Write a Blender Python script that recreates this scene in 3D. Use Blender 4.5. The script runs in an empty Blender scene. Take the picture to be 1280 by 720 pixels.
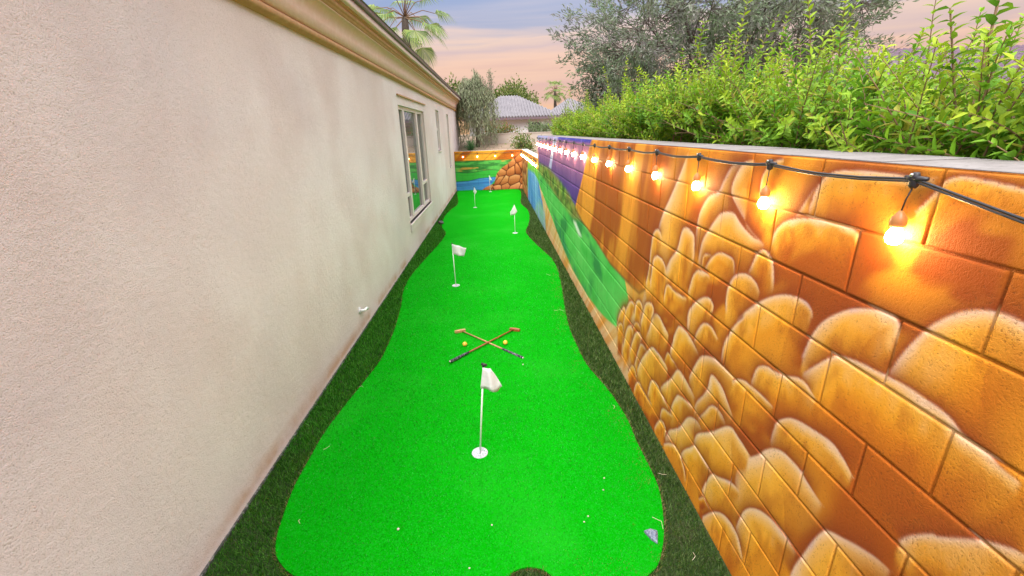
import bpy, math, random, json
import numpy as np
from mathutils import Vector, Matrix
D = json.loads('''{"boulders":[[[3.004,0.978],[2.968,1.142],[2.868,1.441],[2.805,1.563],[2.696,1.695],[2.564,1.873],[2.498,1.971]],[[2.312,1.513],[2.302,1.638],[2.222,1.745],[2.121,1.787],[2.088,1.838],[2.028,1.912],[1.959,1.929],[1.938,1.913],[1.97,1.836]],[[1.694,1.626],[1.832,1.679],[1.949,1.747],[2.005,1.802],[1.984,1.875],[1.928,1.933],[1.854,1.946]],[[1.782,1.816],[1.784,1.883],[1.755,1.927],[1.709,1.955],[1.66,1.962]],[[1.547,1.767],[1.521,1.804],[1.488,1.86],[1.462,1.892],[1.443,1.926]],[[1.484,1.799],[1.468,1.869],[1.449,1.904],[1.415,1.933],[1.373,1.945],[1.295,1.951],[1.203,1.953],[1.106,1.948],[1.059,1.953]],[[1.091,1.866],[1.071,1.893],[1.053,1.921],[1.038,1.947],[1.004,1.961],[0.945,1.958],[0.873,1.949],[0.822,1.937]],[[1.658,1.657],[1.63,1.712],[1.571,1.753],[1.477,1.775],[1.354,1.784],[1.269,1.777],[1.248,1.759]],[[2.25,1.398],[2.231,1.514],[2.166,1.598],[2.084,1.684],[2.01,1.708],[1.951,1.71],[1.891,1.678],[1.791,1.641],[1.695,1.628]],[[3.021,1.005],[2.982,1.148],[2.973,1.307],[2.949,1.396],[2.886,1.441],[2.825,1.434],[2.785,1.39]],[[2.681,1.224],[2.612,1.315],[2.531,1.397],[2.489,1.517],[2.43,1.546],[2.356,1.536],[2.319,1.506],[2.298,1.384]],[[2.935,1.035],[2.922,1.15],[2.91,1.224],[2.851,1.267],[2.752,1.268],[2.688,1.236],[2.673,1.19]],[[2.205,1.382],[2.2,1.436],[2.17,1.462],[2.11,1.469]],[[2.163,1.388],[2.128,1.439],[2.072,1.487],[2.014,1.509],[1.943,1.51],[1.901,1.499],[1.881,1.438]],[[1.785,1.468],[1.76,1.527],[1.742,1.573],[1.719,1.594],[1.694,1.607],[1.66,1.601],[1.627,1.578],[1.605,1.529],[1.593,1.472]],[[2.328,1.192],[2.296,1.292],[2.254,1.343],[2.2,1.361],[2.139,1.364],[2.101,1.356]],[[2.672,1.021],[2.653,1.102],[2.615,1.139],[2.535,1.135],[2.437,1.138],[2.332,1.15]],[[2.293,0.99],[2.297,1.068],[2.268,1.126],[2.202,1.191],[2.125,1.239],[2.067,1.249],[2.028,1.229],[2.034,1.186]],[[1.915,1.255],[1.925,1.34],[1.896,1.416],[1.848,1.456],[1.777,1.475],[1.711,1.46],[1.672,1.426]],[[1.814,1.243],[1.745,1.318],[1.663,1.394],[1.601,1.438],[1.534,1.473],[1.468,1.49],[1.41,1.493],[1.37,1.473],[1.361,1.442]],[[1.044,1.407],[1.025,1.476],[1.0,1.539],[0.974,1.59],[0.949,1.624],[0.911,1.661],[0.866,1.684],[0.821,1.691],[0.77,1.683],[0.728,1.659]],[[1.373,1.287],[1.349,1.389],[1.306,1.467],[1.225,1.537],[1.145,1.572],[1.079,1.579],[1.051,1.564],[1.044,1.517]],[[1.891,0.986],[1.884,1.086],[1.844,1.175],[1.801,1.236],[1.74,1.301]],[[1.355,1.234],[1.28,1.322],[1.229,1.374],[1.148,1.399],[1.072,1.407],[0.992,1.415],[0.919,1.413],[0.861,1.406],[0.821,1.385],[0.77,1.376],[0.729,1.363],[0.687,1.359]],[[2.194,0.942],[2.171,1.013],[2.123,1.083],[2.068,1.112],[2.009,1.113],[1.945,1.084]],[[1.635,1.016],[1.613,1.102],[1.582,1.136],[1.54,1.155],[1.489,1.161],[1.427,1.181],[1.372,1.207],[1.329,1.211],[1.289,1.193],[1.265,1.181]],[[1.828,0.874],[1.771,0.946],[1.722,0.988],[1.671,1.008],[1.619,1.012],[1.54,1.017],[1.465,1.013]],[[2.491,0.726],[2.463,0.831],[2.418,0.925],[2.377,0.955],[2.3,0.959],[2.208,0.942],[2.103,0.9]],[[2.982,0.541],[2.893,0.689],[2.848,0.794],[2.807,0.858],[2.717,0.875],[2.632,0.85],[2.531,0.82]],[[3.083,0.655],[3.032,0.775],[3.0,0.853],[2.927,0.896],[2.861,0.904],[2.821,0.871],[2.86,0.797]],[[3.227,0.666],[3.219,0.766],[3.151,0.828],[3.089,0.829],[3.056,0.792]],[[3.518,0.46],[3.477,0.59],[3.39,0.708],[3.318,0.75],[3.242,0.743]],[[3.708,0.381],[3.631,0.515],[3.517,0.625],[3.471,0.592]],[[3.665,0.308],[3.661,0.386],[3.582,0.439],[3.512,0.432],[3.473,0.367]],[[3.249,0.524],[3.22,0.592],[3.159,0.633],[3.078,0.632],[3.057,0.604]],[[3.477,0.25],[3.426,0.411],[3.386,0.485],[3.311,0.54],[3.252,0.537],[3.228,0.505]],[[3.282,0.32],[3.21,0.475],[3.155,0.55],[3.067,0.581],[3.021,0.558],[3.05,0.497]],[[2.568,0.614],[2.522,0.702],[2.448,0.695],[2.335,0.683]],[[3.15,0.252],[3.086,0.413],[3.027,0.511],[2.929,0.525],[2.888,0.513]],[[2.165,0.768],[2.131,0.855],[2.081,0.916],[2.003,0.951],[1.926,0.968],[1.85,0.969],[1.804,0.969]],[[3.078,0.244],[3.0,0.384],[2.862,0.548],[2.784,0.606],[2.7,0.616],[2.597,0.614],[2.488,0.595]],[[2.2,0.705],[2.163,0.786],[2.105,0.885],[2.053,0.931],[1.976,0.963],[1.9,0.974],[1.816,0.974],[1.756,0.972]],[[2.587,0.395],[2.517,0.477],[2.428,0.571],[2.376,0.648],[2.335,0.681],[2.27,0.681],[2.19,0.664],[2.095,0.637]],[[3.3,0.099],[3.203,0.224],[3.133,0.237],[3.082,0.198],[3.045,0.156]],[[1.803,0.625],[1.767,0.694],[1.722,0.716],[1.668,0.699],[1.6,0.703],[1.544,0.707]],[[1.444,0.858],[1.44,0.926],[1.427,0.974],[1.382,1.023],[1.328,1.053],[1.247,1.073],[1.161,1.086],[1.109,1.07],[1.055,1.037]],[[2.095,0.573],[2.07,0.636],[2.011,0.716],[1.978,0.784],[1.97,0.847],[1.953,0.874],[1.908,0.878],[1.839,0.865],[1.775,0.822],[1.72,0.783]],[[2.809,0.195],[2.776,0.317],[2.731,0.368],[2.637,0.386],[2.55,0.364],[2.425,0.344]],[[3.114,0.048],[3.069,0.136],[3.01,0.18],[2.942,0.176],[2.841,0.174],[2.711,0.177]],[[2.405,0.321],[2.373,0.416],[2.325,0.505],[2.282,0.53],[2.208,0.551],[2.106,0.572]],[[2.539,0.156],[2.542,0.224],[2.511,0.282],[2.422,0.315],[2.35,0.335]],[[2.04,0.544],[1.976,0.631],[1.941,0.687],[1.902,0.721],[1.848,0.734],[1.803,0.729],[1.762,0.702]],[[2.434,0.103],[2.378,0.207],[2.318,0.258],[2.236,0.34],[2.179,0.435],[2.144,0.477],[2.094,0.509],[2.028,0.525],[1.968,0.509]],[[2.627,0.035],[2.577,0.123],[2.527,0.175],[2.47,0.189],[2.431,0.166],[2.433,0.117]],[[1.624,0.465],[1.626,0.542],[1.611,0.618],[1.57,0.677],[1.536,0.71],[1.49,0.765],[1.463,0.808],[1.419,0.851],[1.374,0.876],[1.327,0.884],[1.264,0.883],[1.216,0.866],[1.166,0.851],[1.128,0.845]],[[2.048,0.371],[2.033,0.434],[1.991,0.483],[1.887,0.57],[1.806,0.655],[1.755,0.705],[1.71,0.729],[1.67,0.724],[1.602,0.712],[1.544,0.699]],[[2.193,0.165],[2.147,0.238],[2.075,0.318],[2.041,0.357],[2.001,0.364],[1.92,0.36],[1.817,0.356]],[[2.44,0.044],[2.357,0.119],[2.277,0.161],[2.21,0.167],[2.155,0.141],[2.114,0.117],[2.084,0.059]],[[1.896,0.16],[1.867,0.255],[1.819,0.355],[1.759,0.391],[1.685,0.44],[1.63,0.466],[1.572,0.473]],[[1.912,0.094],[1.868,0.148],[1.826,0.143],[1.787,0.142]],[[0.878,0.982],[0.853,1.03],[0.809,1.086],[0.793,1.095],[0.739,1.15],[0.708,1.18],[0.666,1.208],[0.624,1.223]],[[1.558,0.265],[1.546,0.333],[1.522,0.415],[1.482,0.473],[1.422,0.521],[1.353,0.55],[1.293,0.558],[1.251,0.559],[1.185,0.553]],[[1.853,0.025],[1.766,0.15],[1.697,0.219],[1.637,0.251],[1.575,0.259],[1.522,0.243],[1.487,0.201],[1.466,0.176]],[[1.195,0.421],[1.185,0.498],[1.163,0.58],[1.135,0.685],[1.105,0.764],[1.075,0.792],[1.034,0.814],[0.995,0.836],[0.954,0.855],[0.909,0.87],[0.861,0.878]]],"reg":{"cliff":[[5.179,1.997],[3.566,2.016],[2.442,1.989],[2.519,1.966],[2.563,1.881],[2.698,1.696],[2.827,1.551],[2.878,1.45],[2.92,1.29],[2.989,1.075],[3.034,0.955],[3.151,0.886],[3.335,0.874],[3.539,0.868],[4.025,0.861],[4.657,0.938],[5.482,1.0],[6.005,1.087],[5.592,1.491]],"purple":[[11.864,2.034],[5.014,2.016],[5.493,1.53],[5.946,1.107],[7.012,1.164],[8.383,1.254],[9.713,1.327],[11.975,1.28]],"skyblue":[[7.665,2.018],[4.937,2.032],[5.085,1.936],[5.542,1.934],[6.087,1.936],[6.899,1.936],[7.663,1.933]],"lavender":[[11.858,2.072],[7.573,2.043],[7.758,1.941],[9.117,1.906],[11.892,1.84]],"fall":[[8.164,1.975],[7.571,1.981],[8.162,1.719],[8.5,1.404],[8.869,1.406],[8.498,1.705]],"bush":[[14.156,1.234],[10.912,1.367],[8.869,1.391],[7.364,1.3],[6.409,1.206],[5.946,1.107],[5.482,1.0],[6.117,0.923],[7.35,0.963],[9.008,1.069],[11.132,1.145],[14.185,1.112]],"fair":[[14.173,1.161],[10.734,1.251],[9.007,1.1],[7.351,0.99],[6.123,0.99],[5.482,1.0],[4.657,0.938],[4.025,0.861],[3.539,0.868],[3.431,0.798],[3.393,0.719],[3.547,0.522],[3.725,0.332],[4.113,0.254],[4.43,0.211],[5.027,0.167],[6.049,0.181],[6.877,0.263],[7.929,0.428],[9.444,0.653],[11.156,0.931]],"fairdark":[[8.383,0.659],[7.427,0.572],[6.339,0.329],[5.446,0.224],[4.851,0.243],[5.027,0.167],[6.049,0.181],[6.877,0.263],[7.929,0.428]],"mark":[[6.081,0.885],[5.865,0.904],[5.459,0.799],[5.676,0.771]],"sand":[[3.539,0.868],[3.154,0.898],[3.034,0.955],[3.1,0.734],[3.383,0.672],[3.393,0.719]],"blue":[[13.575,1.084],[11.331,1.187],[10.391,1.026],[10.067,0.776],[9.599,0.561],[9.311,0.3],[10.449,0.316],[12.106,0.388],[13.394,0.542]]},"green":[[-1.396,17.692],[-1.342,16.198],[-1.193,14.595],[-1.154,13.638],[-1.263,12.881],[-1.341,11.866],[-1.316,10.872],[-1.255,10.238],[-1.125,9.738],[-1.106,9.284],[-1.148,8.666],[-1.207,8.118],[-1.272,7.519],[-1.333,6.944],[-1.366,6.331],[-1.339,5.874],[-1.278,5.439],[-1.23,4.984],[-1.198,4.571],[-1.189,4.226],[-1.191,3.883],[-1.231,3.589],[-1.282,3.271],[-1.319,3.022],[-1.347,2.808],[-1.35,2.565],[-1.351,2.376],[-1.343,2.222],[-1.318,2.053],[-1.293,1.915],[-1.256,1.813],[-1.211,1.751],[-1.111,1.669],[-0.947,1.606],[-0.618,1.545],[-0.191,1.517],[-0.043,1.563],[0.006,1.601],[0.047,1.62],[0.096,1.625],[0.148,1.613],[0.189,1.585],[0.238,1.536],[0.383,1.479],[0.577,1.482],[0.675,1.544],[0.742,1.595],[0.796,1.682],[0.84,1.776],[0.891,1.934],[0.926,2.101],[0.929,2.294],[0.924,2.507],[0.933,2.74],[0.921,2.913],[0.896,3.141],[0.843,3.387],[0.793,3.635],[0.776,3.996],[0.769,4.427],[0.81,5.008],[0.87,5.626],[0.913,6.101],[0.949,6.676],[0.932,7.314],[0.837,7.874],[0.649,9.335],[0.778,10.264],[0.888,11.393],[0.901,12.39],[0.792,13.532],[0.918,15.292],[0.936,16.809],[0.431,17.029],[-0.071,16.837],[-0.793,17.289]],"flags":[{"base":[-0.177,2.488],"top":[0.059,0.696],"flag":[[0.054,0.679],[0.102,0.677],[0.173,0.529],[0.145,0.493],[0.094,0.515],[0.032,0.528]]},{"base":[-0.613,6.051],"top":[-0.009,0.641],"flag":[[-0.016,0.635],[0.185,0.564],[0.145,0.438],[-0.002,0.484]]},{"base":[0.412,9.377],"top":[-0.006,0.638],"flag":[[0.001,0.621],[0.058,0.474],[0.012,0.416],[-0.086,0.394],[-0.096,0.463]]},{"base":[-0.581,13.009],"top":[0.003,0.611],"flag":[[0.005,0.599],[0.079,0.474],[0.032,0.393],[-0.028,0.468]]},{"base":[-0.145,16.532],"top":[-0.015,0.618],"flag":[[-0.013,0.595],[0.079,0.43],[-0.016,0.404]]}],"putters":[{"g0":[-0.494,3.76],"g1":[-0.31,3.928],"h":[0.158,4.437],"hd":[[0.104,4.451],[0.215,4.402]]},{"g0":[0.209,3.795],"g1":[0.011,3.999],"h":[-0.418,4.452],"hd":[[-0.502,4.434],[-0.387,4.475]]}],"balls":[[-0.372,4.114],[0.046,4.107]],"pebbles":[[-0.619,1.899],[-0.094,1.888],[-0.208,1.637],[0.613,2.191],[0.2,3.67],[0.585,2.095],[0.423,1.873],[0.453,1.909],[0.793,3.627],[-1.307,6.003]],"debris_dark":[[0.935,1.734],[-1.351,2.033],[-1.647,2.613],[0.861,1.557]],"cam":{"lens":15.4976,"R":[[0.998598,-0.043298,-0.030447],[0.043184,0.333807,0.941652],[0.030609,0.941646,-0.335209]],"h":2.0923},"zt":1.9867,"y0":1.047,"b":1.0838}''')
random.seed(7)
rng = np.random.default_rng(7)
sc = bpy.context.scene
col = sc.collection
PI = math.pi
B = D['b']                      # mural wall face, x
ZT, Y0 = D['zt'], D['y0']       # wall courses: top line and joint offset
CH = .2032
YE, YB = 11.06, 17.2            # end of the tall wall, face of the back wall
LOWZ = 1.44
def hx(y): return -1.595 + .0092 * y       # face of the house wall (runs a touch out of parallel)

# ------------------------------------------------------------------ helpers
class MB:
    def __init__(s): s.v = []; s.f = []; s.c = []
    def add(s, vs, fs, c=None):
        n = len(s.v); s.v.extend([tuple(v) for v in vs])
        s.f.extend([tuple(i + n for i in q) for q in fs])
        if c is not None: s.c.extend([c] * len(vs))
    def box(s, x0, x1, y0, y1, z0, z1, c=None):
        s.add([(x, y, z) for x in (x0, x1) for y in (y0, y1) for z in (z0, z1)],
              [(0, 1, 3, 2), (4, 6, 7, 5), (0, 4, 5, 1), (2, 3, 7, 6), (0, 2, 6, 4), (1, 5, 7, 3)], c)
    def tube(s, pts, rad, n=8, cap=True, c=None):
        pts = [Vector(p) for p in pts]; N = len(pts)
        if not hasattr(rad, '__len__'): rad = [rad] * N
        vs = []; ref = None
        for i, p in enumerate(pts):
            t = (pts[min(i + 1, N - 1)] - pts[max(i - 1, 0)])
            t = t.normalized() if t.length > 1e-9 else Vector((0, 0, 1))
            if ref is None: ref = t.orthogonal().normalized()
            u = (ref - t * ref.dot(t)); u = u.normalized() if u.length > 1e-6 else t.orthogonal().normalized()
            ref = u; w = t.cross(u)
            for k in range(n):
                a = 2 * PI * k / n
                vs.append(p + (u * math.cos(a) + w * math.sin(a)) * rad[i])
        fs = [(i * n + k, i * n + (k + 1) % n, (i + 1) * n + (k + 1) % n, (i + 1) * n + k) for i in range(N - 1) for k in range(n)]
        if cap: fs += [tuple(range(n))[::-1], tuple((N - 1) * n + k for k in range(n))]
        s.add(vs, fs, c)
    def lathe(s, prof, o=(0, 0, 0), n=20, c=None):
        vs = []; o = Vector(o)
        for r, z in prof:
            for k in range(n):
                a = 2 * PI * k / n; vs.append(o + Vector((r * math.cos(a), r * math.sin(a), z)))
        N = len(prof)
        fs = [(i * n + k, i * n + (k + 1) % n, (i + 1) * n + (k + 1) % n, (i + 1) * n + k) for i in range(N - 1) for k in range(n)]
        s.add(vs, fs, c)
    def build(s, name, mat, parent=None, smooth=False, loc=None):
        me = bpy.data.meshes.new(name); me.from_pydata(s.v, [], s.f); me.update()
        if s.c and len(s.c) == len(s.v):
            a = me.color_attributes.new('Col', 'FLOAT_COLOR', 'POINT')
            arr = np.ones((len(s.v), 4), np.float32); arr[:, :3] = np.array(s.c, np.float32)[:, :3]
            a.data.foreach_set('color', arr.ravel())
        if smooth: me.polygons.foreach_set('use_smooth', [True] * len(me.polygons))
        o = bpy.data.objects.new(name, me); col.objects.link(o)
        if mat: me.materials.append(mat)
        if parent: o.parent = parent
        if loc: o.location = loc
        return o
def np_mesh(name, V, Fq, C, mat, parent=None, smooth=False):
    """V (n,3), Fq (m,k) faces, C (n,3) or None"""
    me = bpy.data.meshes.new(name)
    n, (m, k) = len(V), Fq.shape
    me.vertices.add(n); me.vertices.foreach_set('co', np.ascontiguousarray(V, np.float32).ravel())
    me.loops.add(m * k); me.loops.foreach_set('vertex_index', np.ascontiguousarray(Fq, np.int32).ravel())
    me.polygons.add(m); me.polygons.foreach_set('loop_start', np.arange(0, m * k, k, dtype=np.int32))
    me.polygons.foreach_set('loop_total', np.full(m, k, np.int32))
    if smooth: me.polygons.foreach_set('use_smooth', np.ones(m, bool))
    me.update(calc_edges=True); me.validate()
    if C is not None:
        a = me.color_attributes.new('Col', 'FLOAT_COLOR', 'POINT')
        arr = np.ones((n, 4), np.float32); arr[:, :3] = C
        a.data.foreach_set('color', arr.ravel())
    o = bpy.data.objects.new(name, me); col.objects.link(o)
    if mat: me.materials.append(mat)
    if parent: o.parent = parent
    return o
def tag(o, label=None, cat=None, group=None, kind=None):
    if label: o['label'] = label
    if cat: o['category'] = cat
    if group: o['group'] = group
    if kind: o['kind'] = kind
    return o
def empty(name, loc=(0, 0, 0), label=None, cat=None, group=None):
    o = bpy.data.objects.new(name, None); col.objects.link(o); o.location = loc; o.empty_display_size = .1
    return tag(o, label, cat, group)
def copy_tree(o, parent=None):
    c = o.copy(); col.objects.link(c); c.parent = parent
    for ch in list(o.children): copy_tree(ch, c)
    return c

# ------------------------------------------------------------------ materials
def mat(name, base=(.5, .5, .5), rough=.7, metal=0., spec=.4, attr=False, bump=None, noise=None, trans=0.):
    m = bpy.data.materials.new(name); m.use_nodes = True; nt = m.node_tree; N = nt.nodes; L = nt.links
    b = N['Principled BSDF']; b.inputs['Roughness'].default_value = rough; b.inputs['Metallic'].default_value = metal
    b.inputs['Specular IOR Level'].default_value = spec
    tc = N.new('ShaderNodeTexCoord'); out = tc.outputs['Object']
    cs = None
    if attr:
        a = N.new('ShaderNodeVertexColor'); a.layer_name = 'Col'; cs = a.outputs['Color']
    if noise:   # list of (scale, amount, colour)
        if cs is None:
            r = N.new('ShaderNodeRGB'); r.outputs[0].default_value = (*base, 1); cs = r.outputs[0]
        for sca, lo, hi, c2 in noise:
            n = N.new('ShaderNodeTexNoise'); n.inputs['Scale'].default_value = sca; n.inputs['Detail'].default_value = 5; n.inputs['Roughness'].default_value = .6
            L.new(out, n.inputs['Vector'])
            mr = N.new('ShaderNodeMapRange'); mr.inputs[1].default_value = lo; mr.inputs[2].default_value = hi; L.new(n.outputs[0], mr.inputs[0])
            mx = N.new('ShaderNodeMix'); mx.data_type = 'RGBA'; L.new(mr.outputs[0], mx.inputs[0]); L.new(cs, mx.inputs[6])
            mx.inputs[7].default_value = (*c2, 1); cs = mx.outputs[2]
    if cs is not None: L.new(cs, b.inputs['Base Color'])
    else: b.inputs['Base Color'].default_value = (*base, 1)
    if bump:
        prev = None
        for sca, dist, st in bump:
            n = N.new('ShaderNodeTexNoise'); n.inputs['Scale'].default_value = sca; n.inputs['Detail'].default_value = 4
            L.new(out, n.inputs['Vector'])
            bp = N.new('ShaderNodeBump'); bp.inputs['Distance'].default_value = dist; bp.inputs['Strength'].default_value = st
            L.new(n.outputs[0], bp.inputs['Height'])
            if prev: L.new(prev, bp.inputs['Normal'])
            prev = bp.outputs[0]
        L.new(prev, b.inputs['Normal'])
    if trans:
        t = N.new('ShaderNodeBsdfTranslucent'); 
        if cs is not None: L.new(cs, t.inputs[0])
        else: t.inputs[0].default_value = (*base, 1)
        mx = N.new('ShaderNodeMixShader'); mx.inputs[0].default_value = trans
        L.new(b.outputs[0], mx.inputs[1]); L.new(t.outputs[0], mx.inputs[2]); L.new(mx.outputs[0], N['Material Output'].inputs[0])
    return m

M = {}
def mural_mat():
    m = mat('mural_paint', rough=.8, spec=.18, attr=True); nt = m.node_tree; N = nt.nodes; L = nt.links
    b = N['Principled BSDF']; tc = N['Texture Coordinate'].outputs['Object']
    vc = [n for n in N if n.type == 'VERTEX_COLOR'][0].outputs[0]
    # split-face block: pits the paint missed, coarse grain
    v = N.new('ShaderNodeTexNoise'); v.inputs['Scale'].default_value = 150; v.inputs['Detail'].default_value = 3; v.inputs['Roughness'].default_value = .7; L.new(tc, v.inputs['Vector'])
    n2 = N.new('ShaderNodeTexNoise'); n2.inputs['Scale'].default_value = 5; n2.inputs['Detail'].default_value = 3; L.new(tc, n2.inputs['Vector'])
    ad = N.new('ShaderNodeMath'); ad.operation = 'MULTIPLY_ADD'; L.new(n2.outputs[0], ad.inputs[0]); ad.inputs[1].default_value = .22; L.new(v.outputs[0], ad.inputs[2])
    mr = N.new('ShaderNodeMapRange'); mr.inputs[1].default_value = .70; mr.inputs[2].default_value = .78; mr.inputs[3].default_value = 0; mr.inputs[4].default_value = .55
    L.new(ad.outputs[0], mr.inputs[0])
    mx = N.new('ShaderNodeMix'); mx.data_type = 'RGBA'; L.new(mr.outputs[0], mx.inputs[0]); L.new(vc, mx.inputs[6]); mx.inputs[7].default_value = (.16, .05, .012, 1)
    L.new(mx.outputs[2], b.inputs['Base Color'])
    bp = N.new('ShaderNodeBump'); bp.inputs['Distance'].default_value = .004; bp.inputs['Strength'].default_value = .75; L.new(v.outputs[0], bp.inputs['Height'])
    bp.invert = True
    n3 = N.new('ShaderNodeTexNoise'); n3.inputs['Scale'].default_value = 420; n3.inputs['Detail'].default_value = 2; L.new(tc, n3.inputs['Vector'])
    b2 = N.new('ShaderNodeBump'); b2.inputs['Distance'].default_value = .0015; b2.inputs['Strength'].default_value = .6; L.new(n3.outputs[0], b2.inputs['Height']); L.new(bp.outputs[0], b2.inputs['Normal'])
    L.new(b2.outputs[0], b.inputs['Normal'])
    return m
M['mural'] = mural_mat()
M['concrete'] = mat('bare_block', (.205, .18, .172), .9, noise=[(9, .4, .65, (.26, .232, .222)), (60, .55, .75, (.13, .115, .108)), (2.2, .55, .75, (.15, .132, .12))], bump=[(160, .003, .6)])
def stucco_mat():
    m = mat('stucco', (.66, .565, .51), .92, spec=.2); nt = m.node_tree; N = nt.nodes; L = nt.links; b = N['Principled BSDF']
    tc = N['Texture Coordinate'].outputs['Object']
    def noise(s, d=4, r=.55, vec=tc):
        n = N.new('ShaderNodeTexNoise'); n.inputs['Scale'].default_value = s; n.inputs['Detail'].default_value = d; n.inputs['Roughness'].default_value = r; L.new(vec, n.inputs['Vector']); return n.outputs[0]
    def rng_(src, a, bb, lo=0., hi=1.):
        mr = N.new('ShaderNodeMapRange'); mr.inputs[1].default_value = a; mr.inputs[2].default_value = bb; mr.inputs[3].default_value = lo; mr.inputs[4].default_value = hi; L.new(src, mr.inputs[0]); return mr.outputs[0]
    def mix(f, a, bcol):
        mx = N.new('ShaderNodeMix'); mx.data_type = 'RGBA'; L.new(f, mx.inputs[0])
        if hasattr(a, 'node'): L.new(a, mx.inputs[6])
        else: mx.inputs[6].default_value = (*a, 1)
        mx.inputs[7].default_value = (*bcol, 1); return mx.outputs[2]
    def mul(a, c):
        q = N.new('ShaderNodeMath'); q.operation = 'MULTIPLY'; L.new(a, q.inputs[0])
        if hasattr(c, 'node'): L.new(c, q.inputs[1])
        else: q.inputs[1].default_value = c
        return q.outputs[0]
    c = mix(rng_(noise(.5, 4), .40, .62), (.635, .535, .512), (.70, .625, .612))
    c = mix(mul(rng_(noise(1.1, 4), .48, .72), .6), c, (.56, .44, .415))
    c = mix(mul(rng_(noise(.9, 2), .5, .75), .35), c, (.47, .405, .43))
    # vertical washes (streaks of an older coat)
    mp = N.new('ShaderNodeMapping'); mp.inputs['Scale'].default_value = (1, 3.0, .35); L.new(tc, mp.inputs[0])
    c = mix(mul(rng_(noise(2.2, 5, .6, mp.outputs[0]), .5, .75), .12), c, (.67, .585, .57))
    # soil stain low on the wall
    sx = N.new('ShaderNodeSeparateXYZ'); L.new(tc, sx.inputs[0])
    st = mul(mul(rng_(sx.outputs[2], .03, .06), rng_(sx.outputs[2], .17, .08)), rng_(noise(1.6, 4), .42, .56))
    c = mix(mul(st, .75), c, (.46, .27, .15))
    g = noise(170, 2, .7)
    c = mix(mul(rng_(g, .44, .28), .75), c, (.33, .25, .22))
    L.new(c, b.inputs['Base Color'])
    bp = N.new('ShaderNodeBump'); bp.inputs['Distance'].default_value = .005; bp.inputs['Strength'].default_value = .9; L.new(g, bp.inputs['Height'])
    b2 = N.new('ShaderNodeBump'); b2.inputs['Distance'].default_value = .012; b2.inputs['Strength'].default_value = .35; L.new(noise(26, 3), b2.inputs['Height']); L.new(bp.outputs[0], b2.inputs['Normal'])
    L.new(b2.outputs[0], b.inputs['Normal'])
    return m
M['stucco'] = stucco_mat()
M['cornice'] = mat('cornice_paint', (.66, .45, .38), .8, noise=[(14, .45, .7, (.70, .51, .45))], bump=[(150, .003, .5), (30, .006, .3)])
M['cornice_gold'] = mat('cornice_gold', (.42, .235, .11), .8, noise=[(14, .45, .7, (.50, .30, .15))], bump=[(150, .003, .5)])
M['cornice_lip'] = mat('cornice_lip_paint', (.62, .49, .43), .8, bump=[(150, .003, .5)])
M['fascia'] = mat('fascia_paint', (.13, .085, .10), .5, noise=[(20, .4, .7, (.19, .14, .16))])
M['tile'] = mat('roof_tile', (.36, .30, .29), .85, noise=[(3, .4, .65, (.42, .36, .35)), (28, .5, .7, (.22, .18, .18))], bump=[(30, .02, .4)])
M['tile_grey'] = mat('grey_roof_tile', (.17, .155, .165), .9, noise=[(1.5, .4, .65, (.21, .19, .20)), (9, .5, .7, (.11, .10, .11))], bump=[(18, .03, .4)])
M['tile_purple'] = mat('dusky_roof_tile', (.17, .11, .15), .9, noise=[(3, .4, .65, (.21, .14, .18)), (20, .5, .7, (.1, .065, .09))], bump=[(30, .02, .4)])
M['white_stucco'] = mat('white_stucco', (.60, .58, .57), .9, noise=[(2, .4, .7, (.54, .52, .5))], bump=[(90, .004, .4)])
M['tan_stucco'] = mat('tan_stucco', (.46, .385, .32), .9, noise=[(2, .4, .7, (.5, .43, .37))], bump=[(90, .004, .4)])
M['vinyl'] = mat('vinyl_frame', (.66, .56, .54), .45, noise=[(40, .5, .8, (.6, .51, .49))])
M['dark'] = mat('dark_room', (.015, .015, .017), .8)
M['blind'] = mat('blind_fabric', (.30, .29, .27), .8)
def glass_mat():
    m = bpy.data.materials.new('window_glass'); m.use_nodes = True; N = m.node_tree.nodes; L = m.node_tree.links
    b = N['Principled BSDF']; b.inputs['Base Color'].default_value = (.05, .06, .06, 1); b.inputs['Roughness'].default_value = .02
    b.inputs['IOR'].default_value = 1.9; b.inputs['Specular IOR Level'].default_value = 1.0
    return m
M['glass'] = glass_mat()
M['metal_white'] = mat('white_powder_coat', (.80, .80, .80), .35, noise=[(40, .5, .8, (.72, .72, .71))])
M['cup'] = mat('cup_plastic', (.50, .49, .55), .5, noise=[(60, .5, .75, (.42, .41, .46))])
M['cloth'] = mat('flag_cloth', (.82, .81, .81), .8, noise=[(30, .45, .7, (.74, .73, .74))], bump=[(400, .0008, .4)], trans=.25)
M['black'] = mat('black_rubber', (.018, .018, .02), .55, noise=[(60, .5, .75, (.05, .05, .055))])
M['cable'] = mat('cable_rubber', (.03, .028, .032), .38)
M['brown_plastic'] = mat('brown_lamp_holder', (.42, .17, .05), .4)
M['screw'] = mat('screw_zinc', (.75, .74, .73), .3, .9)
M['wood'] = mat('putter_wood', (.30, .085, .025), .4, noise=[(30, .4, .7, (.22, .06, .02))])
M['pale_wood'] = mat('putter_pale_wood', (.44, .27, .11), .4, noise=[(30, .4, .7, (.34, .2, .08))])
M['grip'] = mat('putter_grip', (.02, .022, .03), .6, noise=[(55, .52, .56, (.16, .16, .19))])
M['ball'] = mat('golf_ball', (.85, .50, .06), .35, noise=[(60, .5, .8, (.78, .42, .05))])
M['pebble'] = mat('pebble_stone', (.52, .47, .40), .8, noise=[(80, .4, .7, (.36, .32, .27))])
M['stone'] = mat('grey_stone', (.15, .18, .25), .8, noise=[(70, .45, .6, (.28, .32, .40)), (160, .5, .7, (.09, .105, .14))], bump=[(90, .004, .6)])
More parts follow.
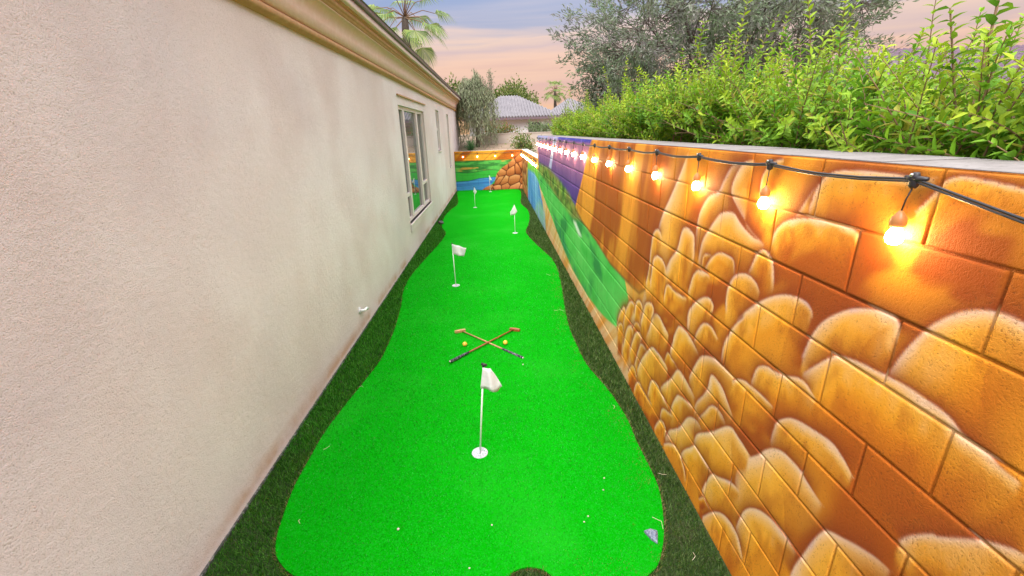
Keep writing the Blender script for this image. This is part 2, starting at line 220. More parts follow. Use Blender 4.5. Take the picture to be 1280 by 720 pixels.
M['dark_stone'] = mat('dark_stone', (.05, .05, .045), .8, noise=[(50, .5, .7, (.3, .3, .28))], bump=[(90, .004, .6)])
M['straw'] = mat('straw_bits', (.62, .55, .40), .8)
M['soil'] = mat('soil', (.24, .165, .11), .95, noise=[(.8, .4, .65, (.29, .21, .14)), (14, .5, .7, (.16, .11, .075))], bump=[(30, .02, .5)])
M['turf_base'] = mat('turf_base', (.022, .045, .010), .95, noise=[(60, .4, .65, (.035, .065, .015)), (7, .5, .7, (.045, .045, .018))], bump=[(240, .006, .8)])
M['grass'] = mat('turf_blades', rough=.6, attr=True, spec=.25, trans=.25)
def green_mat():
    m = mat('putting_turf', (.0005, .285, .0005), .9, spec=.03, noise=[(2.2, .45, .7, (.001, .32, .001)), (110, .48, .62, (.006, .34, .012)), (230, .52, .7, (.0005, .21, .001)), (.8, .5, .75, (.012, .33, .012))],
            bump=[(330, .004, .7)]); return m
M['green'] = green_mat()
M['leaf'] = mat('leaf', rough=.5, attr=True, spec=.22, trans=.35)
M['bark'] = mat('bark', (.065, .048, .038), .9, noise=[(20, .4, .7, (.11, .085, .065))], bump=[(40, .01, .6)])
M['twig'] = mat('twig', (.22, .13, .07), .8)
def bulb_mat():
    m = bpy.data.materials.new('lit_bulb'); m.use_nodes = True; N = m.node_tree.nodes; L = m.node_tree.links
    e = N.new('ShaderNodeEmission'); e.inputs[0].default_value = (1, .66, .32, 1); e.inputs[1].default_value = BULB
    L.new(e.outputs[0], N['Material Output'].inputs[0]); return m
BULB = 115.
M['bulb'] = bulb_mat(); BULB = 12.; M['bulb_dim'] = bulb_mat()

# ------------------------------------------------------------------ value noise + polygons (for the painted mural)
_T = rng.random((256, 256))
def vn(x, y):
    x = np.asarray(x, float); y = np.asarray(y, float)
    xi = np.floor(x).astype(int); yi = np.floor(y).astype(int); fx = x - xi; fy = y - yi
    fx = fx * fx * (3 - 2 * fx); fy = fy * fy * (3 - 2 * fy)
    g = lambda a, b: _T[a & 255, b & 255]
    return (g(xi, yi) * (1 - fx) + g(xi + 1, yi) * fx) * (1 - fy) + (g(xi, yi + 1) * (1 - fx) + g(xi + 1, yi + 1) * fx) * fy
def fbm(x, y, o=4):
    s = 0; a = .5; t = 0
    for i in range(o):
        s = s + a * vn(x * 2 ** i + 17.3 * i, y * 2 ** i + 9.1 * i); t += a; a *= .5
    return s / t
def sst(a, b, x): t = np.clip((x - a) / (b - a), 0, 1); return t * t * (3 - 2 * t)
def inside(P, poly):
    x, y = P[:, 0], P[:, 1]; r = np.zeros(len(P), bool); n = len(poly)
    for i in range(n):
        (x1, y1), (x2, y2) = poly[i], poly[(i + 1) % n]
        if y1 == y2: continue
        c = ((y1 > y) != (y2 > y)) & (x < (x2 - x1) * (y - y1) / (y2 - y1) + x1); r ^= c
    return r
def dist(P, line):
    d = np.full(len(P), 1e9)
    for (x1, y1), (x2, y2) in zip(line[:-1], line[1:]):
        vx, vy = x2 - x1, y2 - y1; l2 = vx * vx + vy * vy + 1e-12
        t = np.clip(((P[:, 0] - x1) * vx + (P[:, 1] - y1) * vy) / l2, 0, 1)
        d = np.minimum(d, np.hypot(P[:, 0] - x1 - t * vx, P[:, 1] - y1 - t * vy))
    return d
def dist_par(P, line):
    """distance to a polyline and where along it (0..1) the nearest point lies"""
    d = np.full(len(P), 1e9); best = np.zeros(len(P)); seg = [math.hypot(b[0] - a[0], b[1] - a[1]) for a, b in zip(line[:-1], line[1:])]; tot = sum(seg); acc = 0
    for (x1, y1), (x2, y2), L in zip(line[:-1], line[1:], seg):
        vx, vy = x2 - x1, y2 - y1; t = np.clip(((P[:, 0] - x1) * vx + (P[:, 1] - y1) * vy) / (L * L + 1e-12), 0, 1)
        k = np.hypot(P[:, 0] - x1 - t * vx, P[:, 1] - y1 - t * vy); m = k < d
        d = np.where(m, k, d); best = np.where(m, (acc + t * L) / tot, best); acc += L
    return d, best
def spline(pts, k=4):
    p = [np.array(q, float) for q in pts]; p = [2 * p[0] - p[1]] + p + [2 * p[-1] - p[-2]]; out = []
    for i in range(1, len(p) - 2):
        for j in range(k):
            t = j / k; a, b, c, d = p[i - 1], p[i], p[i + 1], p[i + 2]
            out.append(tuple(.5 * (2 * b + (c - a) * t + (2 * a - 5 * b + 4 * c - d) * t * t + (3 * b - a - 3 * c + d) * t ** 3)))
    out.append(tuple(p[-2])); return out
def ramp(t, stops):
    xs = [s[0] for s in stops]; return np.stack([np.interp(t, xs, [s[1][k] for s in stops]) for k in range(3)], -1)
def fill(C, P, poly, colr, soft=.012, amt=1.):
    poly = np.array(poly); mn = poly.min(0) - soft * 2; mx = poly.max(0) + soft * 2
    k = np.where(((P >= mn) & (P <= mx)).all(1))[0]
    if not len(k): return
    q = P[k]; ins = inside(q, poly); d = dist(q, np.vstack([poly, poly[:1]])); d = np.where(ins, d, -d)
    a = (sst(-soft, soft, d) * amt)[:, None]
    c = colr(q, d) if callable(colr) else np.array(colr)
    C[k] = C[k] * (1 - a) + c * a
def boulder(C, P, arc, i):
    r = np.random.default_rng(100 + i)
    arc = spline(arc); A = np.array(arc); ext = A.max(0) - A.min(0)
    s = float(np.clip(.75 * min(ext) + .12 * max(ext), .055, .6)); drop = float(np.clip(1.3 * ext[0], .16, .8))
    l, rr = arc[0], arc[-1]
    poly = np.array(arc + [(rr[0], rr[1] - drop), (l[0], l[1] - drop)])
    pad = .5 * s
    k = np.where(((P >= poly.min(0) - pad) & (P <= poly.max(0) + pad)).all(1))[0]
    if not len(k): return
    q = P[k]; ins = inside(q, poly); d, par = dist_par(q, arc)
    # airbrushed shadow colour laid round the stone first
    h = np.where(ins, 0, sst(0, .08, par) * sst(1, .88, par) * (.90 * np.exp(-(d / (.15 * s + .014)) ** 1.2) + .1 * np.exp(-(d / .007) ** 2)))[:, None]
    c = C[k] * (1 - h) + np.array((.27, .05, .012)) * h
    ox, oy = r.random(2) * 90
    n1 = fbm(q[:, 0] / s * 2.2 + ox, q[:, 1] / s * 1.6 + oy); n2 = fbm(q[:, 0] / s * 5 + oy, q[:, 1] / s * 2.2 + ox)
    t = d / s + (n1 - .5) * .22 * sst(0, .12, d / s) ; t = np.where(t > .1, .1 + (t - .1) * float(np.interp(s, [.07, .2, .45], [2.1, 1.15, .55])), t) + .05 * sst(.85, 1, par)
    hu = r.uniform(-.5, .5)
    lim = float(np.interp(s, [.15, .4], [1.2, .72])); t = np.where(t > .6, .6 + (lim - .6) * (1 - np.exp(-(t - .6) / (lim - .6))), t)
    cc = ramp(t, [(0, (.50, .20, .11)), (.016, (.84, .54, .38)), (.045, (.87, .53, .27)), (.10, (.87, .46, .13)), (.20, (.88, .41, .045)), (.48, (.84, .34, .022)), (.74, (.70, .22, .014)), (1.0, (.46, .105, .010)), (1.4, (.30, .055, .008))])
    cr = (sst(.45, .75, n2) * sst(.10, .35, t) * (.50 + .3 * hu))[:, None]
    cc = cc * (1 - cr) + np.array((.42, .10, .012)) * cr
    li = (sst(.50, .80, 1 - n2) * sst(.03, .2, t) * sst(.6, .3, t) * .35)[:, None]
    cc = cc * (1 - li) + np.array((.85, .47, .16)) * li
    gl = (sst(.45, .68, fbm(q[:, 0] / s * .9 + q[:, 1] / s * .5 + oy, q[:, 1] / s * .8 + ox, 3)) * sst(.5, .75, t) * .75)[:, None]     # gold washes over the deep tones
    cc = cc * (1 - gl) + np.array((.82, .33, .024)) * gl
    lav = (sst(.62, .75, n1) * sst(.12, .03, t) * .5)[:, None]     # mauve touches on the rims
    cc = cc * (1 - lav) + np.array((.62, .40, .42)) * lav
    sides = dist(q, [rr, (rr[0], rr[1] - drop), (l[0], l[1] - drop), l])
    sh = (.42 * sst(.55, .9, par) * sst(.07, .22, t) * sst(1.3, .5, t))[:, None]     # painted light comes from the far side
    cc = cc * (1 - sh) + np.array((.42, .10, .012)) * sh
    a = (sst(-.005, .005, np.where(ins, d, -d)) * np.where(ins, sst(0, s * (.07 + .4 * sst(.2, .7, t)), sides), 1))[:, None]
    C[k] = c * (1 - a) + cc * a
def streaks(q, base, dark, fy=2.6, amt=.8, slant=.35, lo=.48, hi=.7):
    u = q[:, 0] + slant * q[:, 1]
    w = sst(lo, hi, fbm(u * fy + 3, q[:, 1] * .7 + 5, 3)) * amt
    w2 = sst(.5, .75, fbm(u * fy * 3.3, q[:, 1] * 1.6, 3)) * amt * .5
    w = np.clip(w + w2, 0, 1)[:, None]
    return np.array(base) * (1 - w) + np.array(dark) * w
def paint_right(P):
    R = D['reg']; y, z = P[:, 0], P[:, 1]
    C = streaks(P, (.78, .30, .022), (.48, .13, .010), 3.5, .7)
    # ground strip of pale sand on the far half
    sand = lambda q, d: streaks(q, (.80, .52, .26), (.72, .30, .05), 5, .8, 1.2)
    fill(C, P, [(2.6, -.3), (12.5, -.3), (12.5, 1.25), (3.0, .95)], sand, .02)
    cliff = lambda q, d: streaks(q, (.74, .29, .028), (.36, .085, .010), 2.0, .95, .30)
    fill(C, P, R['cliff'], cliff, .010)
    # dusky right-hand end of the cliff
    k = (y > 2.35) & (y < 3.7) & (z > .85)
    # purple far ridge
    def purp(q, d):
        n = fbm(q[:, 0] * 2.2 + q[:, 1] * .8, q[:, 1] * 1.2)[:, None]
        top = sst(1.2, 1.8, q[:, 1])[:, None]
        a = np.array((.055, .03, .20)) * (1 - top) + np.array((.26, .10, .26)) * top
        b_ = np.array((.11, .05, .30)) * (1 - top) + np.array((.42, .17, .30)) * top
        return a * (1 - n) + b_ * n
    fill(C, P, R['purple'], purp, .012)
    fill(C, P, R['skyblue'], lambda q, d: streaks(q, (.04, .045, .34), (.12, .12, .48), 3, .8), .02)
    fill(C, P, R['lavender'], lambda q, d: streaks(q, (.34, .36, .60), (.50, .28, .42), 3, .8), .03)
    fill(C, P, R['fall'], lambda q, d: streaks(q, (.55, .55, .74), (.36, .34, .6), 9, .8, 0), .02)
    def grassy(q, d):
        n = fbm(q[:, 0] * 3, q[:, 1] * 6)[:, None]; n2 = fbm(q[:, 0] * 1.3 + 9, q[:, 1] * 3)[:, None]
        a = np.array((.035, .42, .05)) * (1 - n) + np.array((.16, .62, .14)) * n
        m = sst(.5, .68, n2); return a * (1 - m) + np.array((.03, .25, .06)) * m
    def bushy(q, d):
        n = sst(.4, .65, fbm(q[:, 0] * 7, q[:, 1] * 11))[:, 0] if False else sst(.4, .65, fbm(q[:, 0] * 5, q[:, 1] * 11))
        n = n[:, None]; m = sst(.45, .7, fbm(q[:, 0] * 2 + 40, q[:, 1] * 5))[:, None]
        a = np.array((.045, .13, .02)) * (1 - n) + np.array((.20, .34, .05)) * n
        return a * (1 - m * .6) + np.array((.30, .24, .06)) * m * .6
    fill(C, P, R['fair'], grassy, .012)
    fill(C, P, R['bush'], bushy, .05)
    fill(C, P, R['fairdark'], lambda q, d: streaks(q, (.03, .22, .10), (.10, .42, .06), 4, .8), .07, .85)
    fill(C, P, R['mark'], (.72, .80, .66), .03)
    fill(C, P, R['sand'], lambda q, d: streaks(q, (.82, .44, .11), (.74, .34, .05), 4, .6), .008)
    # fine dark line where fairway meets cliff
    d = dist(P, [tuple(v) for v in R['cliff'][10:18]]); w = (.75 * np.exp(-(d / .014) ** 2))[:, None]; C[:] = C * (1 - w) + np.array((.12, .035, .01)) * w
    far_low(C, P)
    for i, a in enumerate(D['boulders']): boulder(C, P, a, i)
    for i, a in enumerate([[(.95, .62), (.7, .95), (.3, 1.1), (-.1, .95), (-.3, .5)], [(.3, 1.5), (0, 1.75), (-.5, 1.8), (-.9, 1.5), (-1.1, 1.0)], [(.55, .1), (.35, .45), (.05, .5), (-.25, .3), (-.4, .0)], [(-.2, .5), (-.5, .8), (-.9, .75), (-1.2, .4)]]):
        boulder(C, P, a, 70 + i)
    return C
def far_low(C, P):
    # waterfall and meadow towards the far corner, then the rock pile
    blue = lambda q, d: streaks(q, (.05, .22, .62), (.24, .50, .82), 6, .9, 0)
    grn = lambda q, d: streaks(q, (.10, .46, .05), (.30, .55, .10), 4, .8, .5)
    fill(C, P, [(10.6, -.2), (14.9, -.2), (14.9, 1.05), (13.5, 1.25), (11.5, 1.25), (10.9, 1.15)], grn, .05)
    fill(C, P, [(9.7, -.2), (10.0, .5), (10.9, .9), (12.0, 1.02), (14.2, .95), (14.6, -.2)], blue, .06)
    fill(C, P, [(9.2, -.2), (9.6, .4), (10.6, .5), (11.5, .3), (12.6, -.2)], lambda q, d: streaks(q, (.25, .50, .30), (.30, .45, .7), 6, .8, 0), .12, .9)
    def rock(q, d):
        return rocks(q * np.array((1., 1.)), .34)
    fill(C, P, [(14.3, -.2), (14.6, .5), (14.3, 1.1), (14.6, 1.6), (18, 1.6), (18, -.2)], rock, .04)
    fill(C, P, [(10.9, 1.22), (18, 1.22), (18, 1.6), (10.9, 1.6)], lambda q, d: streaks(q, (.80, .35, .04), (.5, .15, .02), 3, .8), .05)
def rocks(q, cell, seed=3):
    """rounded stones outlined in dark, from a jittered lattice"""
    r = np.random.default_rng(seed); n = 90; J = r.random((n, n, 2)) * .8 + .1
    gx = q[:, 0] / cell; gy = q[:, 1] / cell; ix = np.floor(gx).astype(int); iy = np.floor(gy).astype(int)
    d1 = np.full(len(q), 9.); d2 = np.full(len(q), 9.); yy = np.zeros(len(q)); hid = np.zeros(len(q))
    for a in (-1, 0, 1):
        for b_ in (-1, 0, 1):
            j = J[(ix + a) % n, (iy + b_) % n]; dx = ix + a + j[:, 0] - gx; dy = iy + b_ + j[:, 1] - gy
            d = np.hypot(dx, dy); m = d < d1
            d2 = np.where(m, d1, np.minimum(d2, d)); yy = np.where(m, -dy, yy); hid = np.where(m, j[:, 0], hid); d1 = np.where(m, d, d1)
    e = d2 - d1
    c = ramp(yy, [(-.6, (.26, .075, .02)), (-.1, (.44, .155, .045)), (.35, (.60, .27, .095)), (.6, (.70, .38, .16))]) * (.85 + .3 * hid)[:, None]
    w = sst(.16, .02, e)[:, None]
    return c * (1 - w) + np.array((.10, .025, .012)) * w
def paint_back(P, x0, x1):
    """P: (x, z) on the back wall"""
    u = (P[:, 0] - x0) / (x1 - x0); v = 1 - P[:, 1] / LOWZ; Q = np.stack([u, v], -1)
    C = np.zeros((len(P), 3)) + np.array((.04, .42, .05))
    n = fbm(u * 7, v * 16); n2 = fbm(u * 4 + 7, v * 14 + 3)
    a = sst(.4, .62, n)[:, None]; bush = np.array((.035, .20, .04)) * (1 - a) + np.array((.10, .45, .08)) * a
    o = sst(.60, .68, n2)[:, None]; bush = bush * (1 - o) + np.array((.50, .32, .06)) * o
    mid = sst(.23, .26, v) * sst(.53, .50, v - .03 * np.sin(u * 9)); C = C * (1 - mid[:, None]) + bush * mid[:, None]
    ln = np.exp(-((v - .515 - .03 * np.sin(u * 9)) / .010) ** 2)[:, None]; C = C * (1 - ln) + np.array((.02, .14, .04)) * ln
    fill(C, Q, [(-.05, .77), (.18, .76), (.36, .70), (.56, .675), (.62, .70), (.42, 1.05), (-.05, 1.05)], lambda q, d: streaks(np.stack([q[:, 1] * 2, q[:, 0] * .6], -1), (.07, .30, .68), (.02, .08, .36), 6, .8, .2), .012)
    ln = dist(Q, [(.0, .765), (.18, .755), (.36, .695), (.6, .67)]); w = np.exp(-(ln / .008) ** 2)[:, None]; C = C * (1 - w) + np.array((.015, .06, .16)) * w
    top = sst(.245, .235, v)[:, None]; C = C * (1 - top) + streaks(np.stack([u * 2.6, -P[:, 1]], -1), (.80, .36, .035), (.38, .10, .01), 3.0, .95, 1.3, .45, .62) * top
    ln = np.exp(-((v - .243) / .008) ** 2)[:, None] * .8; C = C * (1 - ln) + np.array((.10, .06, .01)) * ln
    fill(C, Q, [(.36, 1.03), (.44, .93), (.57, .84), (.60, .70), (.62, .58), (.70, .44), (.80, .34), (.86, .24), (.90, .12), (1.05, .0), (1.05, 1.05)], lambda q, d: rocks(np.stack([q[:, 0] * 2.5 + q[:, 1] * .5, -q[:, 1] * 1.44 + 40.], -1), .31, 5), .01)
    return C

# ------------------------------------------------------------------ block walls (each block a cushion between raked joints)
def axis(a, b, step, j=.0030):
    """sample positions across one block from joint edge a to joint edge b"""
    inner = np.linspace(a + j + .006, b - j - .006, max(2, int(math.ceil((b - a) / step)) + 1))
    return np.concatenate([[a + j], [a + j + .0025], inner, [b - j - .0025], [b - j]])
def block_face(y_lo, y_hi, z_lo, z_hi, paint, place, stepf, name, m, parent, course0=0, lattice=0., depth=.0055):
    V = []; F = []; P = []; base = 0
    zz = ZT; i = 0
    while zz > z_lo - .01:
        za, zb = max(zz - CH, z_lo), min(zz, z_hi); par = i % 2; i += 1; zz -= CH
        if zb - za < .02: continue
        k0 = math.floor((y_lo - Y0) / (2 * CH)) - 1
        k = k0
        while True:
            ya = Y0 + (2 * k + par) * CH; yb = ya + 2 * CH; k += 1
            if ya > y_hi: break
            ya2, yb2 = max(ya, y_lo), min(yb, y_hi)
            if yb2 - ya2 < .03: continue
            st = stepf(.5 * (ya2 + yb2))
            Ya = axis(ya2, yb2, st); Za = axis(za, zb, st)
            gy, gz = np.meshgrid(Ya, Za); ny, nz = len(Ya), len(Za)
            ix = np.minimum(np.arange(ny), ny - 1 - np.arange(ny)); iz = np.minimum(np.arange(nz), nz - 1 - np.arange(nz))
            ring = np.minimum(ix[None, :], iz[:, None])
            dep = np.select([ring == 0, ring == 1], [depth, .0012], 0.)
            tilt = (rng.random() - .5) * .0016
            dep = dep + tilt * ((ring > 0) * 1.)
            P.append(np.stack([gy.ravel(), gz.ravel()], -1)); V.append(dep.ravel())
            a = np.arange((nz - 1) * (ny - 1)); r_, c_ = a // (ny - 1), a % (ny - 1); q = base + r_ * ny + c_
            F.append(np.stack([q, q + ny, q + ny + 1, q + 1], -1)); base += ny * nz
    # joint bed
    ys = np.arange(y_lo, y_hi + .03, .03); ys[-1] = y_hi
    ys = np.concatenate([[y_lo], np.cumsum([0]) + y_lo]) if False else ys
    zs = np.linspace(z_lo, z_hi, 60); gy, gz = np.meshgrid(ys, zs); ny, nz = len(ys), len(zs)
    P.append(np.stack([gy.ravel(), gz.ravel()], -1)); V.append(np.full(ny * nz, depth - .001))
    a = np.arange((nz - 1) * (ny - 1)); r_, c_ = a // (ny - 1), a % (ny - 1); q = base + r_ * ny + c_
    F.append(np.stack([q, q + ny, q + ny + 1, q + 1], -1))
    Pn = np.concatenate(P); dep = np.concatenate(V); Fn = np.concatenate(F)
    C = np.clip(paint(Pn), 0, 1)
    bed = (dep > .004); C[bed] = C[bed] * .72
    return np_mesh(name, place(Pn, dep), Fn, C, m, parent, smooth=True)

w1 = empty('block_wall', (B, 5, 0), 'tall right-hand block wall painted with orange boulders, cliff and fairway', 'wall')
def loc_to(o):  # child geometry is given in world coordinates
    def f(ob): ob.matrix_parent_inverse = Matrix.Translation(-o.location); return ob
    return f
k1 = loc_to(w1)
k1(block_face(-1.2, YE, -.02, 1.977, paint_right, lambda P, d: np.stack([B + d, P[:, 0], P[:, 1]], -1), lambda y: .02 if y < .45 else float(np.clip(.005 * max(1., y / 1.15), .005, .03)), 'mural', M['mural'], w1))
mb = MB(); mb.box(B + .009, 1.372, -1.2, YE, -.05, 1.930); k1(mb.build('block_core', M['concrete'], w1))
mb = MB()
for j in range(31):
    a = -1.2 + j * .4064; b_ = min(a + .4064 - .004, YE)
    if a < YE: mb.box(B + .006 + .0015 * random.random(), 1.374, a, b_, 1.932, 1.9785 + .002 * random.random())
k1(mb.build('wall_cap', M['concrete'], w1))

w2 = empty('block_wall', (B, 14, 0), 'lower right-hand block wall with painted waterfall, beyond the tall wall', 'wall')
k2 = loc_to(w2)
def paint_low(P):
    C = streaks(P, (.80, .38, .06), (.45, .13, .02), 3, .8); far_low(C, P); return C
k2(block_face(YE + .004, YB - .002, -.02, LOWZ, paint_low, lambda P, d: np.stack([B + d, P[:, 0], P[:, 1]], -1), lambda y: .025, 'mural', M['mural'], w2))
mb = MB(); mb.box(B + .009, 1.29, YE + .004, YB - .002, -.05, LOWZ - .03); k2(mb.build('block_core', M['concrete'], w2))
mb = MB(); mb.box(B + .006, 1.292, YE + .004, YB - .002, LOWZ - .028, LOWZ + .004); k2(mb.build('wall_cap', M['white_stucco'], w2))

w3 = empty('block_wall', (-.2, YB, 0), 'back block wall painted with pond, meadow and brown rock pile', 'wall')
k3 = loc_to(w3); xw = hx(YB) + .004
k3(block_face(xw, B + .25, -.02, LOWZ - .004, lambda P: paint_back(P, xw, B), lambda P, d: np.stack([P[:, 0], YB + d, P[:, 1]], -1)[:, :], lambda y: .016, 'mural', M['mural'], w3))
for o in [c for c in w3.children]:
    o.data.flip_normals()
mb = MB(); mb.box(xw, B + .25, YB + .009, YB + .2, -.05, LOWZ - .034); k3(mb.build('block_core', M['concrete'], w3))
mb = MB(); mb.box(xw, B + .25, YB + .006, YB + .202, LOWZ - .032, LOWZ + .002); k3(mb.build('wall_cap', M['tan_stucco'], w3))

# ------------------------------------------------------------------ ground
mb = MB(); mb.add([(-250, -120, -.06), (250, -120, -.06), (250, 400, -.06), (-250, 400, -.06)], [(0, 1, 2, 3)])
tag(mb.build('ground', M['soil']), kind='structure')
mb = MB(); mb.add([(hx(-3), -3, 0), (B + .01, -3, 0), (B + .01, YB + .01, 0), (hx(YB), YB + .01, 0)], [(0, 1, 2, 3)])
tag(mb.build('artificial_turf', M['turf_base']), kind='structure')
# bank of bare soil behind the back wall
mb = MB(); vs = []; ys = np.linspace(YB + .21, 60, 40); xs = np.linspace(-8, 30, 60)
for yy in ys:
    for xx in xs: vs.append((xx, yy, 1.22 + .55 * float(sst(YB, 23, yy)) + .12 * vn(xx * .9, yy * .7) if xx < 1.4 or yy > 17.6 else 1.1))
mb.add(vs, [(j * 60 + i, j * 60 + i + 1, (j + 1) * 60 + i + 1, (j + 1) * 60 + i) for j in range(39) for i in range(59)])
tag(mb.build('terrain', M['soil'], smooth=True), kind='structure')

GP = np.array(spline([tuple(p) for p in D['green']] + [tuple(D['green'][0])], 3)[:-1])
mb = MB(); n = len(GP); zt_ = .013
# sheet triangulated by scanline ear clipping: use bmesh fill
import bmesh
bm = bmesh.new(); vv = [bm.verts.new((x, y, zt_)) for x, y in GP]; fc = bm.faces.new(vv); fc.normal_update()
if fc.normal.z < 0: bmesh.ops.reverse_faces(bm, faces=[fc])
bmesh.ops.triangulate(bm, faces=bm.faces[:])
lo = [bm.verts.new((x, y, .0005)) for x, y in GP]
for i in range(n):
    j = (i + 1) % n; bm.faces.new((vv[i], vv[j], lo[j], lo[i]))
me = bpy.data.meshes.new('putting_green'); bm.to_mesh(me); bm.free(); me.materials.append(M['green'])
o = bpy.data.objects.new('putting_green', me); col.objects.link(o); tag(o, kind='structure')

def blades(n, ylo, yhi, keep, h, w, pal, z0, lean=.5, dens=1.4):
    """triangle blades; density falls with distance"""
    u = rng.random(n * 3); y = ylo * (yhi / ylo) ** u if dens > 0 else ylo + (yhi - ylo) * u
    x = rng.uniform(-1.7, B, n * 3); P = np.stack([x, y], -1); k = keep(P); P = P[k][:n]; m = len(P)
    sc_ = np.clip(P[:, 1] / 1.8, 1, 4.)
    a = rng.random(m) * 2 * PI; hh = h * (.6 + .8 * rng.random(m)) * np.minimum(sc_, 1.5); ww = w * (.7 + .6 * rng.random(m)) * sc_
    la = rng.random(m) * 2 * PI; ll = lean * hh * rng.random(m)
    b0 = np.stack([P[:, 0] - np.cos(a) * ww / 2, P[:, 1] - np.sin(a) * ww / 2, np.full(m, z0)], -1)
    b1 = np.stack([P[:, 0] + np.cos(a) * ww / 2, P[:, 1] + np.sin(a) * ww / 2, np.full(m, z0)], -1)
    tp = np.stack([P[:, 0] + np.cos(la) * ll, P[:, 1] + np.sin(la) * ll, z0 + hh], -1)
    V = np.stack([b0, b1, tp], 1).reshape(-1, 3); F = np.arange(3 * m).reshape(-1, 3)
    pal = np.array(pal); c = pal[rng.integers(0, len(pal), m)] * (.75 + .5 * rng.random((m, 1)))
    return V, F, np.repeat(c, 3, 0)
def in_border(P):
    return (P[:, 0] > hx(P[:, 1]) + .012) & (P[:, 0] < B - .012) & ~inside(P, GP)
V1, F1, C1 = blades(170000, .9, 17.1, in_border, 0.020, .0034, [(.05, .095, .014), (.08, .13, .024), (.03, .05, .010), (.15, .17, .07), (.02, .05, .006), (.11, .10, .045), (.035, .08, .010), (.20, .21, .11)], 0, 1.1)
# the left border is fresher green, the right one olive
C1 *= np.array((.78, 1.12, .7)); lf = V1[:, 0] < -.2; C1[lf] *= np.array((.60, 1.6, .40)) * (1 + .0 * V1[lf, :1])
nearl = lf & (V1[:, 1] < 2.6); C1[nearl] = C1[nearl] * .6 + C1[nearl] * np.array((1.5, .55, 1.6)) * .4
np_o = np_mesh('grass', V1, F1, C1, M['grass']); tag(np_o, kind='stuff')
# frayed straw edge of the cut turf
seg = np.concatenate([GP, GP[:1]]); nf = 5200; L_ = np.hypot(*np.diff(seg, axis=0).T); cum = np.concatenate([[0], np.cumsum(L_)])
wgt = 1 / np.clip(.5 * (seg[1:, 1] + seg[:-1, 1]), 1, 20) ** 1.3 * L_; idx = rng.choice(len(L_), nf, p=wgt / wgt.sum()); t = rng.random(nf)[:, None]
pp = seg[idx] * (1 - t) + seg[idx + 1] * t; tv = seg[idx + 1] - seg[idx]; nrm = np.stack([tv[:, 1], -tv[:, 0]], -1) / (np.hypot(*tv.T)[:, None] + 1e-9)
test = inside(pp + nrm * .01, GP); nrm[test] *= -1
pp += nrm * rng.uniform(-.004, .014, (nf, 1)); m = nf
a = rng.random(m) * 2 * PI; w_ = .0022 * np.clip(pp[:, 1] / 2, 1, 3); h_ = .016 * (.5 + rng.random(m))
b0 = np.stack([pp[:, 0] - np.cos(a) * w_, pp[:, 1] - np.sin(a) * w_, np.zeros(m)], -1); b1 = np.stack([pp[:, 0] + np.cos(a) * w_, pp[:, 1] + np.sin(a) * w_, np.zeros(m)], -1)
la = rng.random(m) * 2 * PI; tp = np.stack([pp[:, 0] + nrm[:, 0] * .012 * rng.random(m) + .006 * np.cos(la), pp[:, 1] + nrm[:, 1] * .012 * rng.random(m) + .006 * np.sin(la), h_], -1)
pal = np.array([(.42, .30, .14), (.30, .20, .09), (.20, .22, .06), (.12, .2, .04)]); c = pal[rng.integers(0, 4, m)]
tag(np_mesh('straw_fringe', np.stack([b0, b1, tp], 1).reshape(-1, 3), np.arange(3 * m).reshape(-1, 3), np.repeat(c, 3, 0), M['grass']), kind='stuff')
EDGE = np.vstack([GP, GP[:1]])
V2, F2, C2 = blades(90000, 1.2, 11.0, lambda P: inside(P, GP) & (rng.random(len(P)) < 1.15 - P[:, 1] / 8.5), .006, .0026, [(.001, .25, .001), (.001, .29, .002), (.010, .36, .02), (.001, .27, .001), (.05, .42, .09), (.06, .33, .04), (.001, .18, .001)], .0125, 1.0)
b0_ = V2[::3, :2]; nr = dist(b0_, [tuple(q) for q in EDGE[::2]]); wv = np.clip(.75 - nr / .28, 0, .6) * (fbm(b0_[:, 0] * 5, b0_[:, 1] * 5) > .45); wv = wv * (b0_[:, 0] > .1)
pick = np.repeat(rng.random(len(wv)) < wv, 3); C2[pick] = np.array((.16, .17, .05)) * (.6 + .8 * rng.random((pick.sum(), 1)))
tag(np_mesh('putting_grass', V2, F2, C2, M['grass']), kind='stuff')

# ------------------------------------------------------------------ house on the left
house = empty('house', (hx(8), 8, 0), 'pale stucco house with ochre cornice and tall window along the yard', 'house')
kh = loc_to(house)
YS, YH = -3., 20.0
wins = [(7.9, 10.62, .575, 2.56), (12.72, 13.36, 1.64, 2.69), (15.42, 16.0, 1.02, 2.68)]
ye = sorted(set([YS, YH] + [v for w in wins for v in w[:2]] + list(np.arange(-2., 20, 1.)))); ze = sorted(set([-.03, 3.3] + [v for w in wins for v in w[2:]]))
mb = MB()
for a, b_ in zip(ye[:-1], ye[1:]):
    for c, d in zip(ze[:-1], ze[1:]):
        if any(w[0] - 1e-6 <= a and b_ <= w[1] + 1e-6 and w[2] - 1e-6 <= c and d <= w[3] + 1e-6 for w in wins): continue
        mb.add([(hx(a), a, c), (hx(b_), b_, c), (hx(b_), b_, d), (hx(a), a, d)], [(0, 1, 2, 3)])
for w in wins:   # reveals
    a, b_, c, d = w; q = .11; X = lambda y, o=0: hx(y) - o
    mb.add([(X(a), a, c), (X(a, q), a, c), (X(a, q), a, d), (X(a), a, d)], [(0, 1, 2, 3)])
    mb.add([(X(b_), b_, c), (X(b_, q), b_, c), (X(b_, q), b_, d), (X(b_), b_, d)], [(3, 2, 1, 0)])
    mb.add([(X(a), a, c), (X(b_), b_, c), (X(b_, q), b_, c), (X(a, q), a, c)], [(0, 1, 2, 3)])
    mb.add([(X(a), a, d), (X(b_), b_, d), (X(b_, q), b_, d), (X(a, q), a, d)], [(3, 2, 1, 0)])
